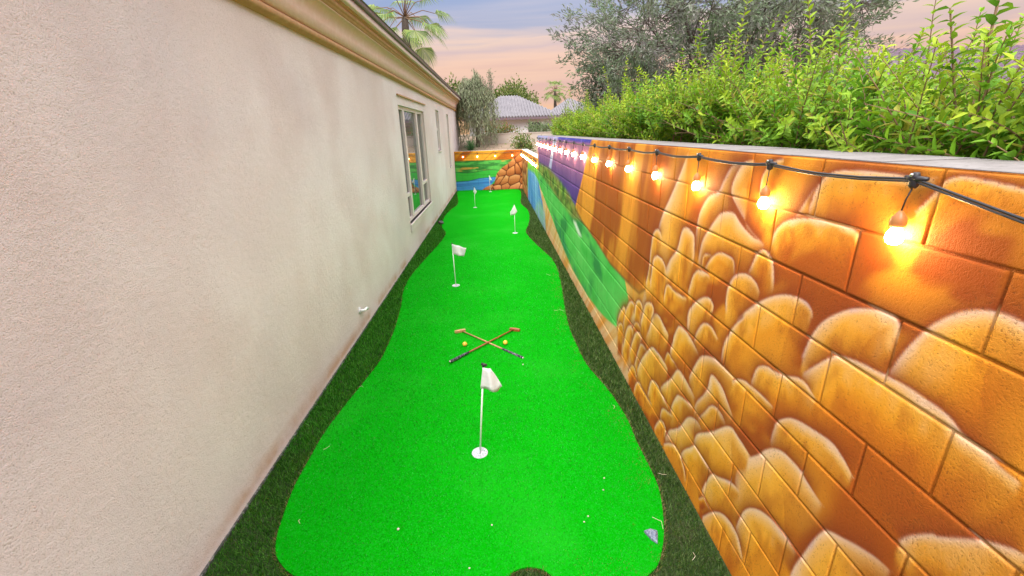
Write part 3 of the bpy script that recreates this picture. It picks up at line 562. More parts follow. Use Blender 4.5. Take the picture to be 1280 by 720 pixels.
mb.add([(hx(YH), YH, -.03), (-9, YH, -.03), (-9, YH, 3.3), (hx(YH), YH, 3.3)], [(0, 1, 2, 3)])
mb.add([(hx(YS), YS, -.03), (-9, YS, -.03), (-9, YS, 3.3), (hx(YS), YS, 3.3)], [(3, 2, 1, 0)])
mb.add([(-9, YS, -.03), (-9, YH, -.03), (-9, YH, 3.3), (-9, YS, 3.3)], [(3, 2, 1, 0)])
kh(mb.build('wall', M['stucco'], house))
# thin tan-brown bar coloured as the lintel's shadow line over the tall window, stucco apron under it
mb = MB()
def hbox(y0, y1, z0, z1, o0, o1): 
    vs = [(hx(y) + o, y, z) for o in (o0, o1) for y in (y0, y1) for z in (z0, z1)]
    mb.add(vs, [(0, 1, 3, 2), (4, 6, 7, 5), (0, 4, 5, 1), (2, 3, 7, 6), (0, 2, 6, 4), (1, 5, 7, 3)])
hbox(7.86, 10.84, 2.700, 2.722, .001, .03); kh(mb.build('lintel_shade_bar', M['cornice_gold'], house))
mb = MB(); hbox(7.86, 10.7, .43, .555, .001, .022); kh(mb.build('window_apron', M['stucco'], house))
def strip(profile, name, m, y0=YS - .2, y1=YH + .25):
    mb = MB(); n = len(profile); N = 40
    ys = np.linspace(y0, y1, N)
    vs = [(hx(y) + o, y, z) for y in ys for o, z in profile]
    fs = [(j * n + i, (j + 1) * n + i, (j + 1) * n + i + 1, j * n + i + 1) for j in range(N - 1) for i in range(n - 1)]
    mb.add(vs, fs + [tuple(range(n)), tuple(range((N - 1) * n, N * n))[::-1]]); 
    o = mb.build(name, m, house); kh(o); o.data.polygons.foreach_set('use_smooth', [len(p.vertices) == 4 for p in o.data.polygons])
    return o
def bead(o, z, r, n=6, a0=-90, a1=90):
    return [(o + r * math.cos(math.radians(a0 + (a1 - a0) * i / n)), z + r * math.sin(math.radians(a0 + (a1 - a0) * i / n))) for i in range(n + 1)]
strip([(-.02, 2.905), (.028, 2.905)] + bead(.030, 2.945, .028) + [(.030, 2.978), (-.02, 2.980)], 'cornice_bead', M['cornice_gold'])
cove = [(.060 + .085 * (1 - math.cos(math.radians(a))), 3.05 + .135 * math.sin(math.radians(a))) for a in range(0, 91, 10)]
strip([(-.02, 2.982), (.050, 2.984), (.056, 3.045)] + cove + [(.147, 3.19), (-.02, 3.195)], 'cornice', M['cornice'])
strip([(-.02, 3.197), (.150, 3.197), (.158, 3.215)] + bead(.160, 3.243, .022) + [(.19, 3.272), (.20, 3.284), (-.02, 3.2865)], 'cornice_bead', M['cornice_gold'])
strip([(.05, 3.2875), (.232, 3.2875), (.236, 3.295), (.238, 3.345), (.05, 3.35)], 'eave_board', M['cornice_lip'], y1=YH + .28)
strip([(.05, 3.352), (.262, 3.352), (.270, 3.36), (.272, 3.405), (.266, 3.415), (.05, 3.42)], 'fascia', M['fascia'], y1=YH + .3)
# hipped tile roof
mb = MB(); e0 = .285
pts = [(hx(YS) + e0, YS - .3), (hx(YH) + e0, YH + .32), (-9.3, YH + .32), (-9.3, YS - .3)]; zr = 3.40
r0, r1 = (-5.3, YS + 3.4, 4.85), (-5.3, YH - 3.4, 4.85)
mb.add([(*pts[0], zr), (*pts[1], zr), (*pts[2], zr), (*pts[3], zr), r0, r1], [(0, 1, 5, 4), (1, 2, 5), (2, 3, 4, 5), (3, 0, 4), (3, 2, 1, 0)])
rows = 22
for k in range(1, rows):   # tile courses step up the visible slope
    t0 = k / rows
    def on(y): 
        a = Vector((hx(y) + e0, y, zr)); yy = min(max(y, r0[1]), r1[1]); return a, Vector((-5.3, yy, 4.85))
    q = []
    for y in (YS - .3 + 3.6 * t0, YH + .32 - 3.6 * t0):
        a, b_ = on(y); p = Vector((hx(y) + e0 + (-5.3 - hx(y) - e0) * t0, y, zr + 1.45 * t0)); q.append(p)
    d = Vector((-.12, 0, .05))
    mb.add([q[0] + Vector((.02, 0, .002)), q[1] + Vector((.02, 0, .002)), q[1] + Vector((.02, 0, .04)), q[0] + Vector((.02, 0, .04)), q[1] + Vector((-.16, 0, .062)), q[0] + Vector((-.16, 0, .062))], [(0, 1, 2, 3), (3, 2, 4, 5)])
kh(mb.build('roof', M['tile'], house))
# windows
def window(w, mull, bars, frame_w=.05, blind=False, lbl=None):
    a, b_, c, d = w; fr = MB(); o0, o1 = -.095, -.045
    def fb(y0, y1, z0, z1, oo0=o0, oo1=o1):
        vs = [(hx(y) + o, y, z) for o in (oo0, oo1) for y in (y0, y1) for z in (z0, z1)]
        fr.add(vs, [(0, 1, 3, 2), (4, 6, 7, 5), (0, 4, 5, 1), (2, 3, 7, 6), (0, 2, 6, 4), (1, 5, 7, 3)])
    g = .001
    fb(a + g, a + frame_w, c + g, d - g); fb(b_ - frame_w, b_ - g, c + g, d - g); fb(a + frame_w, b_ - frame_w, c + g, c + frame_w); fb(a + frame_w, b_ - frame_w, d - frame_w, d - g)
    for y0, y1 in mull: fb(y0, y1, c + frame_w, d - frame_w, o0, o1 + .006)
    for y0, y1, z in bars: fb(y0, y1, z - .03, z + .03, o0, o1 - .004)
    f = kh(fr.build('window', M['vinyl'], house))
    p = MB(); X = lambda y: hx(y) - .082
    p.add([(X(a), a + g, c + g), (X(b_), b_ - g, c + g), (X(b_), b_ - g, d - g), (X(a), a + g, d - g)], [(0, 1, 2, 3)])
    g_ = p.build('pane', M['glass'], f); 
    s = MB(); vs = [(hx(y) + o, y, z) for o in (-.10, .03) for y in (a - .03, b_ + .03) for z in (c - .028, c - .0)]
    s.add(vs, [(0, 1, 3, 2), (4, 6, 7, 5), (0, 4, 5, 1), (2, 3, 7, 6), (0, 2, 6, 4), (1, 5, 7, 3)]); s.build('sill', M['vinyl'], f)
    if lbl: f['label'] = lbl
    return f
window(wins[0], [(8.44, 8.56), (9.78, 9.92)], [(7.95, 8.44, 1.05), (9.92, 10.57, 1.07)], .06, lbl='tall three-part window reflecting the mural')
window(wins[1], [], [(12.76, 13.32, 2.2)], lbl='short narrow window')
window(wins[2], [], [(15.46, 15.96, 1.9)], lbl='tall narrow window')
# small capped pipe stub low on the wall
mb = MB(); x = hx(4.65)
mb.tube([(x - .02, 4.60, .27), (x + .035, 4.60, .268), (x + .05, 4.62, .262), (x + .05, 4.70, .255), (x + .048, 4.735, .235)], [.014, .014, .015, .015, .017], 10)
mb.lathe([(.0, 0), (.035, 0), (.037, .006), (.022, .009)], (0, 0, 0), 16)
for i in range(len(mb.v) - 64, len(mb.v)): v = mb.v[i]; mb.v[i] = (x + v[2], 4.60 + v[0], .27 + v[1])
kh(mb.build('pipe_stub', M['metal_white'], house, smooth=True))
# foundation line at the foot of the wall
mb = MB(); 
vs = [(hx(y) + o, y, z) for o in (-.02, .012) for y in (YS, YB - .004) for z in (-.02, .016)]
mb.add(vs, [(0, 1, 3, 2), (4, 6, 7, 5), (0, 4, 5, 1), (2, 3, 7, 6), (0, 2, 6, 4), (1, 5, 7, 3)]); kh(mb.build('base_strip', M['dark_stone'], house))

# ------------------------------------------------------------------ festoon lights
def festoon(root, pts_sock, out, drop=.085, ends=None, kp=None, bm_='bulb'):
    """pts_sock: socket positions along the cable; out: unit vector away from the wall"""
    out = Vector(out); cb = MB(); path = []
    P = [Vector(p) for p in pts_sock]
    if ends: P = [Vector(ends[0])] + P + [Vector(ends[1])]
    for i in range(len(P) - 1):
        for t in np.linspace(0, 1, 8)[:-1]:
            q = P[i].lerp(P[i + 1], t); q.z -= .022 * 4 * t * (1 - t) * (.5 + random.random() * .15); path.append(q)
    path.append(P[-1])
    cb.tube(path, .0034, 6); cb.tube([p + out * .001 + Vector((0, 0, -.0062)) for p in path], .0030, 6)
    kp(cb.build('cable', M['cable'], root, smooth=True))
    side = out.cross(Vector((0, 0, 1)))
    for i, s in enumerate(pts_sock):
        s = Vector(s); sw = side * random.uniform(-.012, .012) + out * .004
        h = MB()
        # moulded tee with lugs and a screw head
        for (dy, dz, r) in ((-.022, .002, .007), (.022, .002, .007), (0, -.012, .009), (0, .012, .009)):
            h.tube([s + side * dy * 1.4 + Vector((0, 0, dz * .9)) + out * -.004, s + out * .004], [r * .7, r * 1.25], 8)
        h.lathe([(0, .016), (.0065, .016), (.008, .012), (.011, .004), (.011, -.018), (.006, -.024), (0, -.024)], s, 10)
        b0 = s + Vector((0, 0, -.02)); b1 = s + sw + Vector((0, 0, -drop))
        h.tube([b0, b0.lerp(b1, .5) + sw * .2, b1], .0022, 6)
        lh = kp(h.build('lamp_holder', M['cable'], root, smooth=True))
        c = MB(); c.lathe([(0, .004), (.004, .003), (.008, -.002), (.0165, -.014), (.019, -.026), (.0185, -.036), (.0150, -.041), (0, -.041)], b1, 14)
        k = c.build('socket_cap', M['brown_plastic'], lh, smooth=True)
        bb = MB(); bb.lathe([(.010, -.040), (.013, -.047), (.019, -.058), (.0205, -.068), (.018, -.079), (.011, -.086), (0, -.088)], b1, 12)
        bb.build('bulb', M[bm_], lh, smooth=True)
        if i < 6:
            w = MB(); ctr = s + out * .011 + Vector((0, 0, .010)); w.tube([ctr, ctr + out * .003], .0042, 8); w.build('screw', M['screw'], lh, smooth=True)
for _ in range(1):
    s1 = empty('string_lights', (B - .02, 6, 1.9), 'string of warm bulbs on black cable along the tall wall', 'string lights')
    ks = loc_to(s1); xs_ = B - .022
    socks = [(xs_, 1.095 + .613 * i, 1.948 - .0045 * min(i, 6) * .7) for i in range(17)]
    socks = [p for p in socks if p[1] < YE - .02]
    festoon(s1, socks, (-1, 0, 0), ends=[(xs_, .2, 1.80), (xs_, YE - .01, 1.93)], kp=ks)
    s2 = empty('string_lights', (B - .02, 14, 1.35), 'string of warm bulbs along the lower right wall', 'string lights'); k_ = loc_to(s2)
    festoon(s2, [(xs_, 11.4 + .613 * i, 1.385) for i in range(10) if 11.4 + .613 * i < YB - .1], (-1, 0, 0), .06, ends=[(xs_, YE + .02, 1.39), (xs_, YB - .03, 1.39)], kp=k_)
    s3 = empty('string_lights', (-.2, YB - .02, 1.35), 'string of warm bulbs across the back wall', 'string lights'); k_ = loc_to(s3)
    festoon(s3, [(x, YB - .022, 1.36) for x in (-1.1, -.57, .10, .72)], (0, -1, 0), .06, ends=[(xw + .02, YB - .022, 1.37), (B - .03, YB - .022, 1.37)], kp=k_, bm_='bulb_dim')

# ------------------------------------------------------------------ flags, holes, putters, balls
FL = ['white drooping flag on the nearest flagstick, in front of the crossed putters', 'square white flag on the second flagstick, left of centre beyond the putters',
      'drooping white flag on the flagstick at the right edge of the green', 'drooping white flag on the flagstick left of centre near the back wall', 'smallest white flag on the flagstick right before the painted pond']
HL = ['white cup rim at the foot of the nearest flagstick', 'white cup rim under the square white flag', 'white cup rim under the right-hand flagstick', 'white cup rim under the left flagstick near the back wall', 'white cup rim under the farthest flagstick']
for i, fd in enumerate(D['flags']):
    bx, by = fd['base']; tx, tz = fd['top']
    r = empty('golf_flag', (bx, by, 0), FL[i], 'golf flag', 'flagsticks in the putting holes')
    mb = MB(); mb.tube([(0, 0, -.02), (tx * .5, 0, tz * .5), (tx, 0, tz - .012)], [.0062, .006, .0055], 10); mb.build('pole', M['metal_white'], r, smooth=True)
    mb = MB(); t = Vector((tx, 0, tz)); mb.lathe([(.006, -.016), (.0085, -.014), (.0085, -.002), (.005, .006), (0, .008)], t, 10)
    if i == 0: mb.tube([t + Vector((-.012, .004, .006)), t + Vector((.022, -.004, -.004))], [.009, .010], 10)
    mb.build('finial', M['black'], r, smooth=True)
    # cloth
    pl = [tuple(p) for p in fd['flag']]; bm = bmesh.new(); hl = .0012
    vs = [bm.verts.new((x, 0, z)) for x, z in pl]; bm.faces.new(vs)
    bmesh.ops.triangulate(bm, faces=bm.faces[:]); 
    bmesh.ops.subdivide_edges(bm, edges=bm.edges[:], cuts=5, use_grid_fill=True)
    for v in bm.verts:
        dx = v.co.x - (tx * v.co.z / tz); v.co.y = -.006 + .020 * math.sin(dx * 60 + v.co.z * 14) * min(1, abs(dx) / .05) * (1 if i < 2 else .7)
    me = bpy.data.meshes.new('flag'); bm.to_mesh(me); bm.free(); me.materials.append(M['cloth']); me.polygons.foreach_set('use_smooth', [True] * len(me.polygons))
    fo = bpy.data.objects.new('flag', me); col.objects.link(fo); fo.parent = r
    so = fo.modifiers.new('thick', 'SOLIDIFY'); so.thickness = .0012
    # cup
    mb = MB(); mb.lathe([(.0, .0142), (.040, .0146), (.0465, .0162), (.050, .0185), (.0545, .018), (.0555, .013)], (0, 0, 0), 28)
    c = mb.build('hole_cup', M['cup'], smooth=True, loc=(bx, by, 0)); tag(c, HL[i], 'golf hole', 'cups sunk in the putting green')
def putter(pd, mw, label, lift):
    g0, g1, h = (Vector((*pd[k], .016 + lift)) for k in ('g0', 'g1', 'h')); h.z = .028 + lift * .3
    r = empty('putter', (g0 + h) / 2, label, 'putter', 'putters laid crossed on the green'); kp = loc_to(r); r.location.z = .0; kp = loc_to(r)
    d = (h - g0).normalized(); g1 = g0 + d * (g1 - g0).length
    mb = MB(); L = (g1 - g0).length; mb.tube([g0 + d * L * t for t in (0, .03, .06, .5, .9, 1)], [.010, .0155, .0145, .0135, .0115, .0095], 12); kp(mb.build('grip', M['grip'], r, smooth=True))
    mb = MB(); mb.tube([g0, g0 - d * .006], [.0125, .011], 12); kp(mb.build('grip_cap', M['screw'], r, smooth=True))
    mb = MB(); mb.tube([g1, h], [.0085, .0075], 10); kp(mb.build('shaft', mw, r, smooth=True))
    a, b_ = (Vector((*q, .029)) for q in pd['hd']); e = (b_ - a).normalized(); nn = Vector((-e.y, e.x, 0)); up = Vector((0, 0, 1))
    mb = MB(); ring = []
    for t, w, hh in ((0, .010, .010), (.04, .014, .013), (.2, .016, .014), (.5, .018, .015), (.8, .016, .014), (.96, .014, .013), (1, .010, .010)):
        p = a.lerp(b_, t); ring.append([p + nn * w * x + up * hh * z for x, z in ((-1, -.8), (-.8, -1), (.8, -1), (1, -.8), (1, .8), (.8, 1), (-.8, 1), (-1, .8))])
    vs = [v for q in ring for v in q]; n = 8; N = len(ring)
    mb.add(vs, [(i * n + k, i * n + (k + 1) % n, (i + 1) * n + (k + 1) % n, (i + 1) * n + k) for i in range(N - 1) for k in range(n)] + [tuple(range(n))[::-1], tuple((N - 1) * n + k for k in range(n))])
    kp(mb.build('head', mw, r))
putter(D['putters'][1], M['pale_wood'], 'pale wooden putter with black grip, head to the left, lying underneath', 0)
putter(D['putters'][0], M['wood'], 'reddish wooden putter with black grip, head to the right, lying on top', .017)
for i, q in enumerate(D['balls']):
    bm = bmesh.new(); bmesh.ops.create_icosphere(bm, subdivisions=4, radius=.0235)
    for v in bm.verts:
        p = v.co.normalized(); k = math.sin(p.x * 22) * math.sin(p.y * 22) * math.sin(p.z * 22); v.co -= p * .0009 * max(0, k)
    me = bpy.data.meshes.new('golf_ball'); bm.to_mesh(me); bm.free(); me.polygons.foreach_set('use_smooth', [True] * len(me.polygons)); me.materials.append(M['ball'])
    o = bpy.data.objects.new('golf_ball', me); col.objects.link(o); o.location = (q[0], q[1], .0362)
    tag(o, ['yellow golf ball lying left of the crossed putters', 'yellow golf ball lying right of the crossed putters'][i], 'golf ball', 'yellow golf balls on the green')
    if i == 0:
        mb = MB(); mb.lathe([(0, .0239), (.004, .0236), (.0042, .0230)], (0, 0, 0), 10); s = mb.build('logo_dot', M['black'], o); s.rotation_euler = (math.radians(38), 0, math.radians(20))
def rock(name, r, loc, m, seed, sq=(1, 1, .6)):
    bm = bmesh.new(); bmesh.ops.create_icosphere(bm, subdivisions=2, radius=r); rr = random.Random(seed)
    pl = [(Vector((rr.uniform(-1, 1), rr.uniform(-1, 1), rr.uniform(-.3, 1))).normalized(), rr.uniform(.55, .85)) for _ in range(9)]
    for v in bm.verts:
        p = v.co / r
        for nn, dd in pl:
            k = p.dot(nn)
            if k > dd: p = p - nn * (k - dd)
        v.co = Vector((p.x * sq[0], p.y * sq[1], p.z * sq[2])) * r
    me = bpy.data.meshes.new(name); bm.to_mesh(me); bm.free(); me.materials.append(m)
    o = bpy.data.objects.new(name, me); col.objects.link(o); o.location = loc; o.rotation_euler = (0, 0, rr.random() * 6); return o
mb = MB(); lo_ = [(-.034, .030), (.002, .038), (.036, .026), (.030, .004), (.012, -.046), (-.012, -.020)]; hi_ = [(-.018, .020), (.004, .026), (.022, .016), (.018, .002), (.008, -.026), (-.006, -.010)]
mb.add([(x, y, .0) for x, y in lo_] + [(x * 1.02, y * 1.02, .012 + .004 * (k % 2)) for k, (x, y) in enumerate(lo_)] + [(x, y, .030 - .006 * (k % 3)) for k, (x, y) in enumerate(hi_)],
       [(k, (k + 1) % 6, 6 + (k + 1) % 6, 6 + k) for k in range(6)] + [(6 + k, 6 + (k + 1) % 6, 12 + (k + 1) % 6, 12 + k) for k in range(6)] + [tuple(range(12, 18)), tuple(range(6))[::-1]])
o = mb.build('stone', M['stone'], loc=(.768, 1.755, .013)); tag(o, 'angular blue-grey stone on the green near its right edge', 'stone')
o = rock('stone', .09, (-1.34, 10.75, .05), M['dark_stone'], 9, (1.5, .8, .55)); tag(o, 'dark stone at the turf edge below the tall window', 'stone')
for i, (x, y) in enumerate(D['pebbles']):
    big = i in (0, 4)
    o = rock('pebble', .0085 if big else .0055, (x, y, .017), M['pebble'], 20 + i)
    tag(o, 'tiny pale pebble lying on the bright green turf', 'pebble', 'tiny pale pebbles on the green')
mb = MB(); rr = random.Random(4)
for (x, y), ln in zip([(.84, 1.79), (.92, 1.60), (.78, 4.9), (.86, 2.9), (-1.28, 2.6), (-1.22, 3.4), (.96, 2.2), (.74, 6.4), (-1.2, 2.0)], [.09, .05, .12, .05, .05, .04, .05, .1, .03]):
    a = rr.random() * 6; mb.tube([(x, y, .022), (x + ln * .5 * math.cos(a), y + ln * .5 * math.sin(a), .028), (x + ln * math.cos(a + .5), y + ln * math.sin(a + .5), .02)], .0011, 4)
tag(mb.build('straw_litter', M['straw']), kind='stuff')

# ------------------------------------------------------------------ plants
def frame_of(d):
    d = d.normalized(); u = d.orthogonal().normalized(); return u, d.cross(u)
class Leaves:
    def __init__(s): s.V = []; s.F = []; s.C = []
    def leaf(s, p, d, nrm, L, W, c, fold=.25, curl=.15):
        d = d.normalized(); sd = d.cross(nrm)
        if sd.length < 1e-4: sd = d.orthogonal()
        sd.normalize(); nn = sd.cross(d)
        b = len(s.V)
        k = nn * fold * W; m1 = p + d * L * .28; m2 = p + d * L * .66 - nn * curl * L * .3
        s.V += [p, m1 + sd * W * .46 + k * .9, m2 + sd * W * .36 + k * .6, p + d * L - nn * curl * L, m2 - sd * W * .36 + k * .6, m1 - sd * W * .46 + k * .9, m1, m2]
        s.F += [(b, b + 6, b + 1), (b, b + 5, b + 6), (b + 1, b + 6, b + 7), (b + 1, b + 7, b + 2), (b + 6, b + 5, b + 4), (b + 6, b + 4, b + 7), (b + 2, b + 7, b + 3), (b + 7, b + 4, b + 3)]
        s.C += [c] * 8
    def kite(s, p, d, nrm, L, W, c):
        sd = d.cross(nrm)
        if sd.length < 1e-4: sd = d.orthogonal()
        sd.normalize(); b = len(s.V)
        s.V += [p, p + d * L * .5 + sd * W * .5, p + d * L, p + d * L * .5 - sd * W * .5]; s.F += [(b, b + 1, b + 2), (b, b + 2, b + 3)]; s.C += [c] * 4
    def build(s, name, m, parent):
        return np_mesh(name, np.array([tuple(v) for v in s.V]), np.array(s.F), np.array(s.C), m, parent)
def rv(r): return Vector((r.gauss(0, 1), r.gauss(0, 1), r.gauss(0, 1)))
def mixc(a, b, t): return tuple(a[i] + (b[i] - a[i]) * t for i in range(3))
XF = 1.365     # plants start behind the wall top
def shrub_variant(seed, nshoot, tall, leafL, tl=(.42, .80)):
    r = random.Random(seed); lv = Leaves(); st = MB(); tw = MB()
    for k in range(4):      # main stems from the ground
        b = Vector((.45 + r.uniform(-.12, .12), r.uniform(-.2, .2), -.05)); e = Vector((.45 + r.uniform(-.3, .35), r.uniform(-.4, .4), 1.9))
        st.tube([b, b.lerp(e, .5) + rv(r) * .05, e], [.022, .016, .008], 6)
    for i in range(nshoot):
        tallone = i < tall
        if tallone: p = Vector((r.uniform(.15, .7), r.uniform(-.45, .45), 2.05)); d = Vector((r.uniform(-.3, .3), r.uniform(-.35, .35), 1)); L = r.uniform(*tl)
        else:
            p = Vector((r.uniform(.10, 1.0), r.uniform(-.5, .5), r.uniform(1.70, 2.06)))
            d = Vector((r.uniform(-.9, .5), r.uniform(-.8, .8), r.uniform(.15, 1.1))); L = r.uniform(.26, .54)
            if p.x < .25: p.z = r.uniform(1.88, 2.05); d.x = r.uniform(-.5, .2)
        d.normalize(); pts = []; q = p.copy(); dd = d.copy(); step = .03 if tallone else .024
        nst = int(L / step)
        for k in range(nst):
            pts.append(q.copy()); dd = (dd + Vector((0, 0, .012 if tallone else -.008)) + rv(r) * .035).normalized(); q = q + dd * step
        if len(pts) < 3: continue
        tw.tube(pts[::2] + [pts[-1]], [.0035 - .0025 * j / (len(pts[::2])) for j in range(len(pts[::2]) + 1)], 4, c=None)
        young = r.random(); ph = r.random() * PI
        for k, q in enumerate(pts):
            if tallone and k < 4: continue
            t = k / nst; dd = (pts[min(k + 1, nst - 1)] - pts[max(k - 1, 0)]).normalized(); u, w = frame_of(dd)
            ph += PI / 2 + r.uniform(-.25, .25)
            sz = leafL * (1 - .45 * t ** 2) * r.uniform(.75, 1.2)
            for sgn in (0, PI):
                a = ph + sgn; o = u * math.cos(a) + w * math.sin(a); ld = (o + dd * r.uniform(.35, .9) + Vector((0, 0, .15))).normalized()
                if (q + ld * sz).x < -.005 and (q + ld * sz).z < 2.0: continue
                if (q + ld * sz).x < -.06: continue
                c = mixc((.055, .19, .016), (.19, .43, .025), r.random())
                yo = min(1, .85 * t * young + .25 * r.random() * young); c = mixc(c, (.46, .56, .03), yo)
                if r.random() < .06: c = mixc(c, (.50, .36, .06), .6)
                lv.leaf(q, ld, (dd + rv(r) * .25 + Vector((0, 0, .5))).normalized(), sz, sz * .40, c, .3, r.uniform(-.05, .3))
    if seed == 31:      # one vigorous upright shoot with big paired leaves
        for p0, p1, p2, big in (((.17, .44, 1.6), (.20, .46, 2.18), (.24, .53, 2.66), .078), ((.20, .20, 1.6), (.22, .24, 2.10), (.20, .28, 2.52), .070), ((.34, .62, 1.6), (.36, .66, 2.12), (.30, .74, 2.50), .066), ((.45, .38, 1.6), (.48, .40, 2.15), (.52, .44, 2.60), .066)):
            p0, p1, p2 = Vector(p0), Vector(p1), Vector(p2); tw.tube([p0, p1, p2], [.0070, .0055, .003], 6); ph = r.random() * 3
            for k in range(17):
                t = .12 + .88 * k / 16; q = p1.lerp(p2, t); ph += PI / 2 + r.uniform(-.2, .2); u, w = frame_of(p2 - p1)
                for sg in (0, PI):
                    o = u * math.cos(ph + sg) + w * math.sin(ph + sg); ld = (o + Vector((0, 0, r.uniform(.25, .7)))).normalized(); sz = big * (1 - .35 * t) * r.uniform(.85, 1.15)
                    lv.leaf(q, ld, (Vector((0, 0, 1)) + rv(r) * .2).normalized(), sz, sz * .44, mixc((.07, .20, .016), (.34, .46, .03), r.random()), .3, .2)
    return lv, st, tw
base_sh = []
def shrub_obj(seed, ns, tall, lf, tl=(.42, .80)):
    lv, st, tw = shrub_variant(seed, ns, tall, lf, tl)
    r = empty('hedge_shrub', (0, 0, 0)); lv.build('foliage', M['leaf'], r)
    b = st.build('stem', M['bark'], r, smooth=True); tw.build('twigs', M['twig'], r); return r
protos = [shrub_obj(31, 340, 8, .058, (.25, .5)), shrub_obj(32, 340, 8, .056, (.25, .5)), shrub_obj(33, 330, 9, .056), shrub_obj(34, 330, 7, .054)]
used = set(); ypos = [1.02, 1.82, 2.62, 3.42, 4.2, 5.0, 5.8, 6.6, 7.4, 8.2, 9.0, 9.8, 10.6]
for i, y in enumerate(ypos):
    k = i % 4
    o = protos[k] if k not in used else copy_tree(protos[k]); used.add(k)
    o.location = (XF, y, [-.04, -.03, .06, .13, .14, .10][i] if i < 6 else .07 - .014 * (i - 5)); o.scale = (1, -1 if (i // 4) % 2 else 1, 1)
    if i == 0: o.scale = (1, 1, 1)
    lab = ['nearest hedge shrub at the right edge, behind the wall beside the first bulb', 'second hedge shrub from the right edge, leafy and yellow-green', 'third hedge shrub from the right edge, with tall thin shoots', 'fourth hedge shrub from the right edge, above the third and fourth bulbs',
           'fifth hedge shrub from the right edge, below the olive tree crown', 'sixth hedge shrub from the right edge, in the middle of the row', 'seventh hedge shrub from the right edge, in the middle of the row'][i] if i < 7 else \
          ['eighth hedge shrub from the right edge, in the far half of the row', 'fifth hedge shrub from the far end of the row', 'fourth hedge shrub from the far end of the row', 'third hedge shrub from the far end of the row', 'second hedge shrub from the far end of the row', 'last hedge shrub, at the far end above the painted purple ridge'][i - 7]
    tag(o, lab, 'shrub', 'row of hedge shrubs behind the tall wall')
# one tall dominant shoot near the right edge belongs to the first shrub's own kind of growth
def tree_skeleton(r, base, height, spread, levels=3, nb=(5, 4, 4), rad=.12, lean=(0, 0), up=.5):
    """returns branch polylines [(pts, radii)] and twig ends"""
    out = []; tips = []
    def grow(p, d, L, R, lev):
        n = 5; pts = [p.copy()]; q = p.copy(); dd = d.copy()
        for k in range(n):
            dd = (dd + rv(r) * .16 + Vector((0, 0, up * .05))).normalized(); q = q + dd * L / n; pts.append(q.copy())
        out.append((pts, [R * (1 - .6 * k / n) for k in range(n + 1)], lev))
        if lev == levels: tips.append(pts); return
        for j in range(nb[lev]):
            t = r.uniform(.45, 1) if lev == 0 else r.uniform(.25, 1); q = pts[min(n, int(t * n))]
            o = rv(r); o = (o - dd * o.dot(dd)); o.normalize()
            nd = (dd * r.uniform(.5, 1) + o * r.uniform(.6, 1.1) * spread + Vector((0, 0, up * .35))).normalized()
            grow(q, nd, L * r.uniform(.55, .8), R * .5, lev + 1)
    grow(Vector(base), Vector((lean[0], lean[1], 1)).normalized(), height, rad, 0)
    return out, tips
def leafy_tree(name, loc, seed, label, cat, height, spread, nb, rad, leafL, leafW, per, pal, droop=0., levels=3, up=.5, lean=(0, 0), simple=True, group=None):
    r = random.Random(seed); root = empty(name, loc, label, cat, group)
    br, tips = tree_skeleton(r, (0, 0, -.1), height, spread, levels, nb, rad, lean, up)
    tr = MB(); lb = MB()
    for pts, R, lev in br: (tr if lev == 0 else lb).tube(pts, [max(x, .004) for x in R], 7 if lev < 2 else 4)
    tr.build('trunk', M['bark'], root, smooth=True); lb.build('limbs', M['bark'], root, smooth=True)
    lv = Leaves()
    for pts in tips:
        tint = r.random()
        for _ in range(per):
            t = r.random() * (len(pts) - 1); k = int(t); q = pts[k].lerp(pts[min(k + 1, len(pts) - 1)], t - k) + rv(r) * leafL * 1.2
            d = (rv(r) + (pts[-1] - pts[0]).normalized() * 1.2 + Vector((0, 0, -droop))).normalized()
            c = mixc(pal[r.randrange(len(pal))], pal[int(tint * .999 * len(pal))], .5)
            lv.kite(q, d, (rv(r) + Vector((0, 0, 1))).normalized(), leafL * r.uniform(.6, 1.3), leafW * r.uniform(.7, 1.2), c)
    lv.build('crown', M['leaf'], root)
    return root
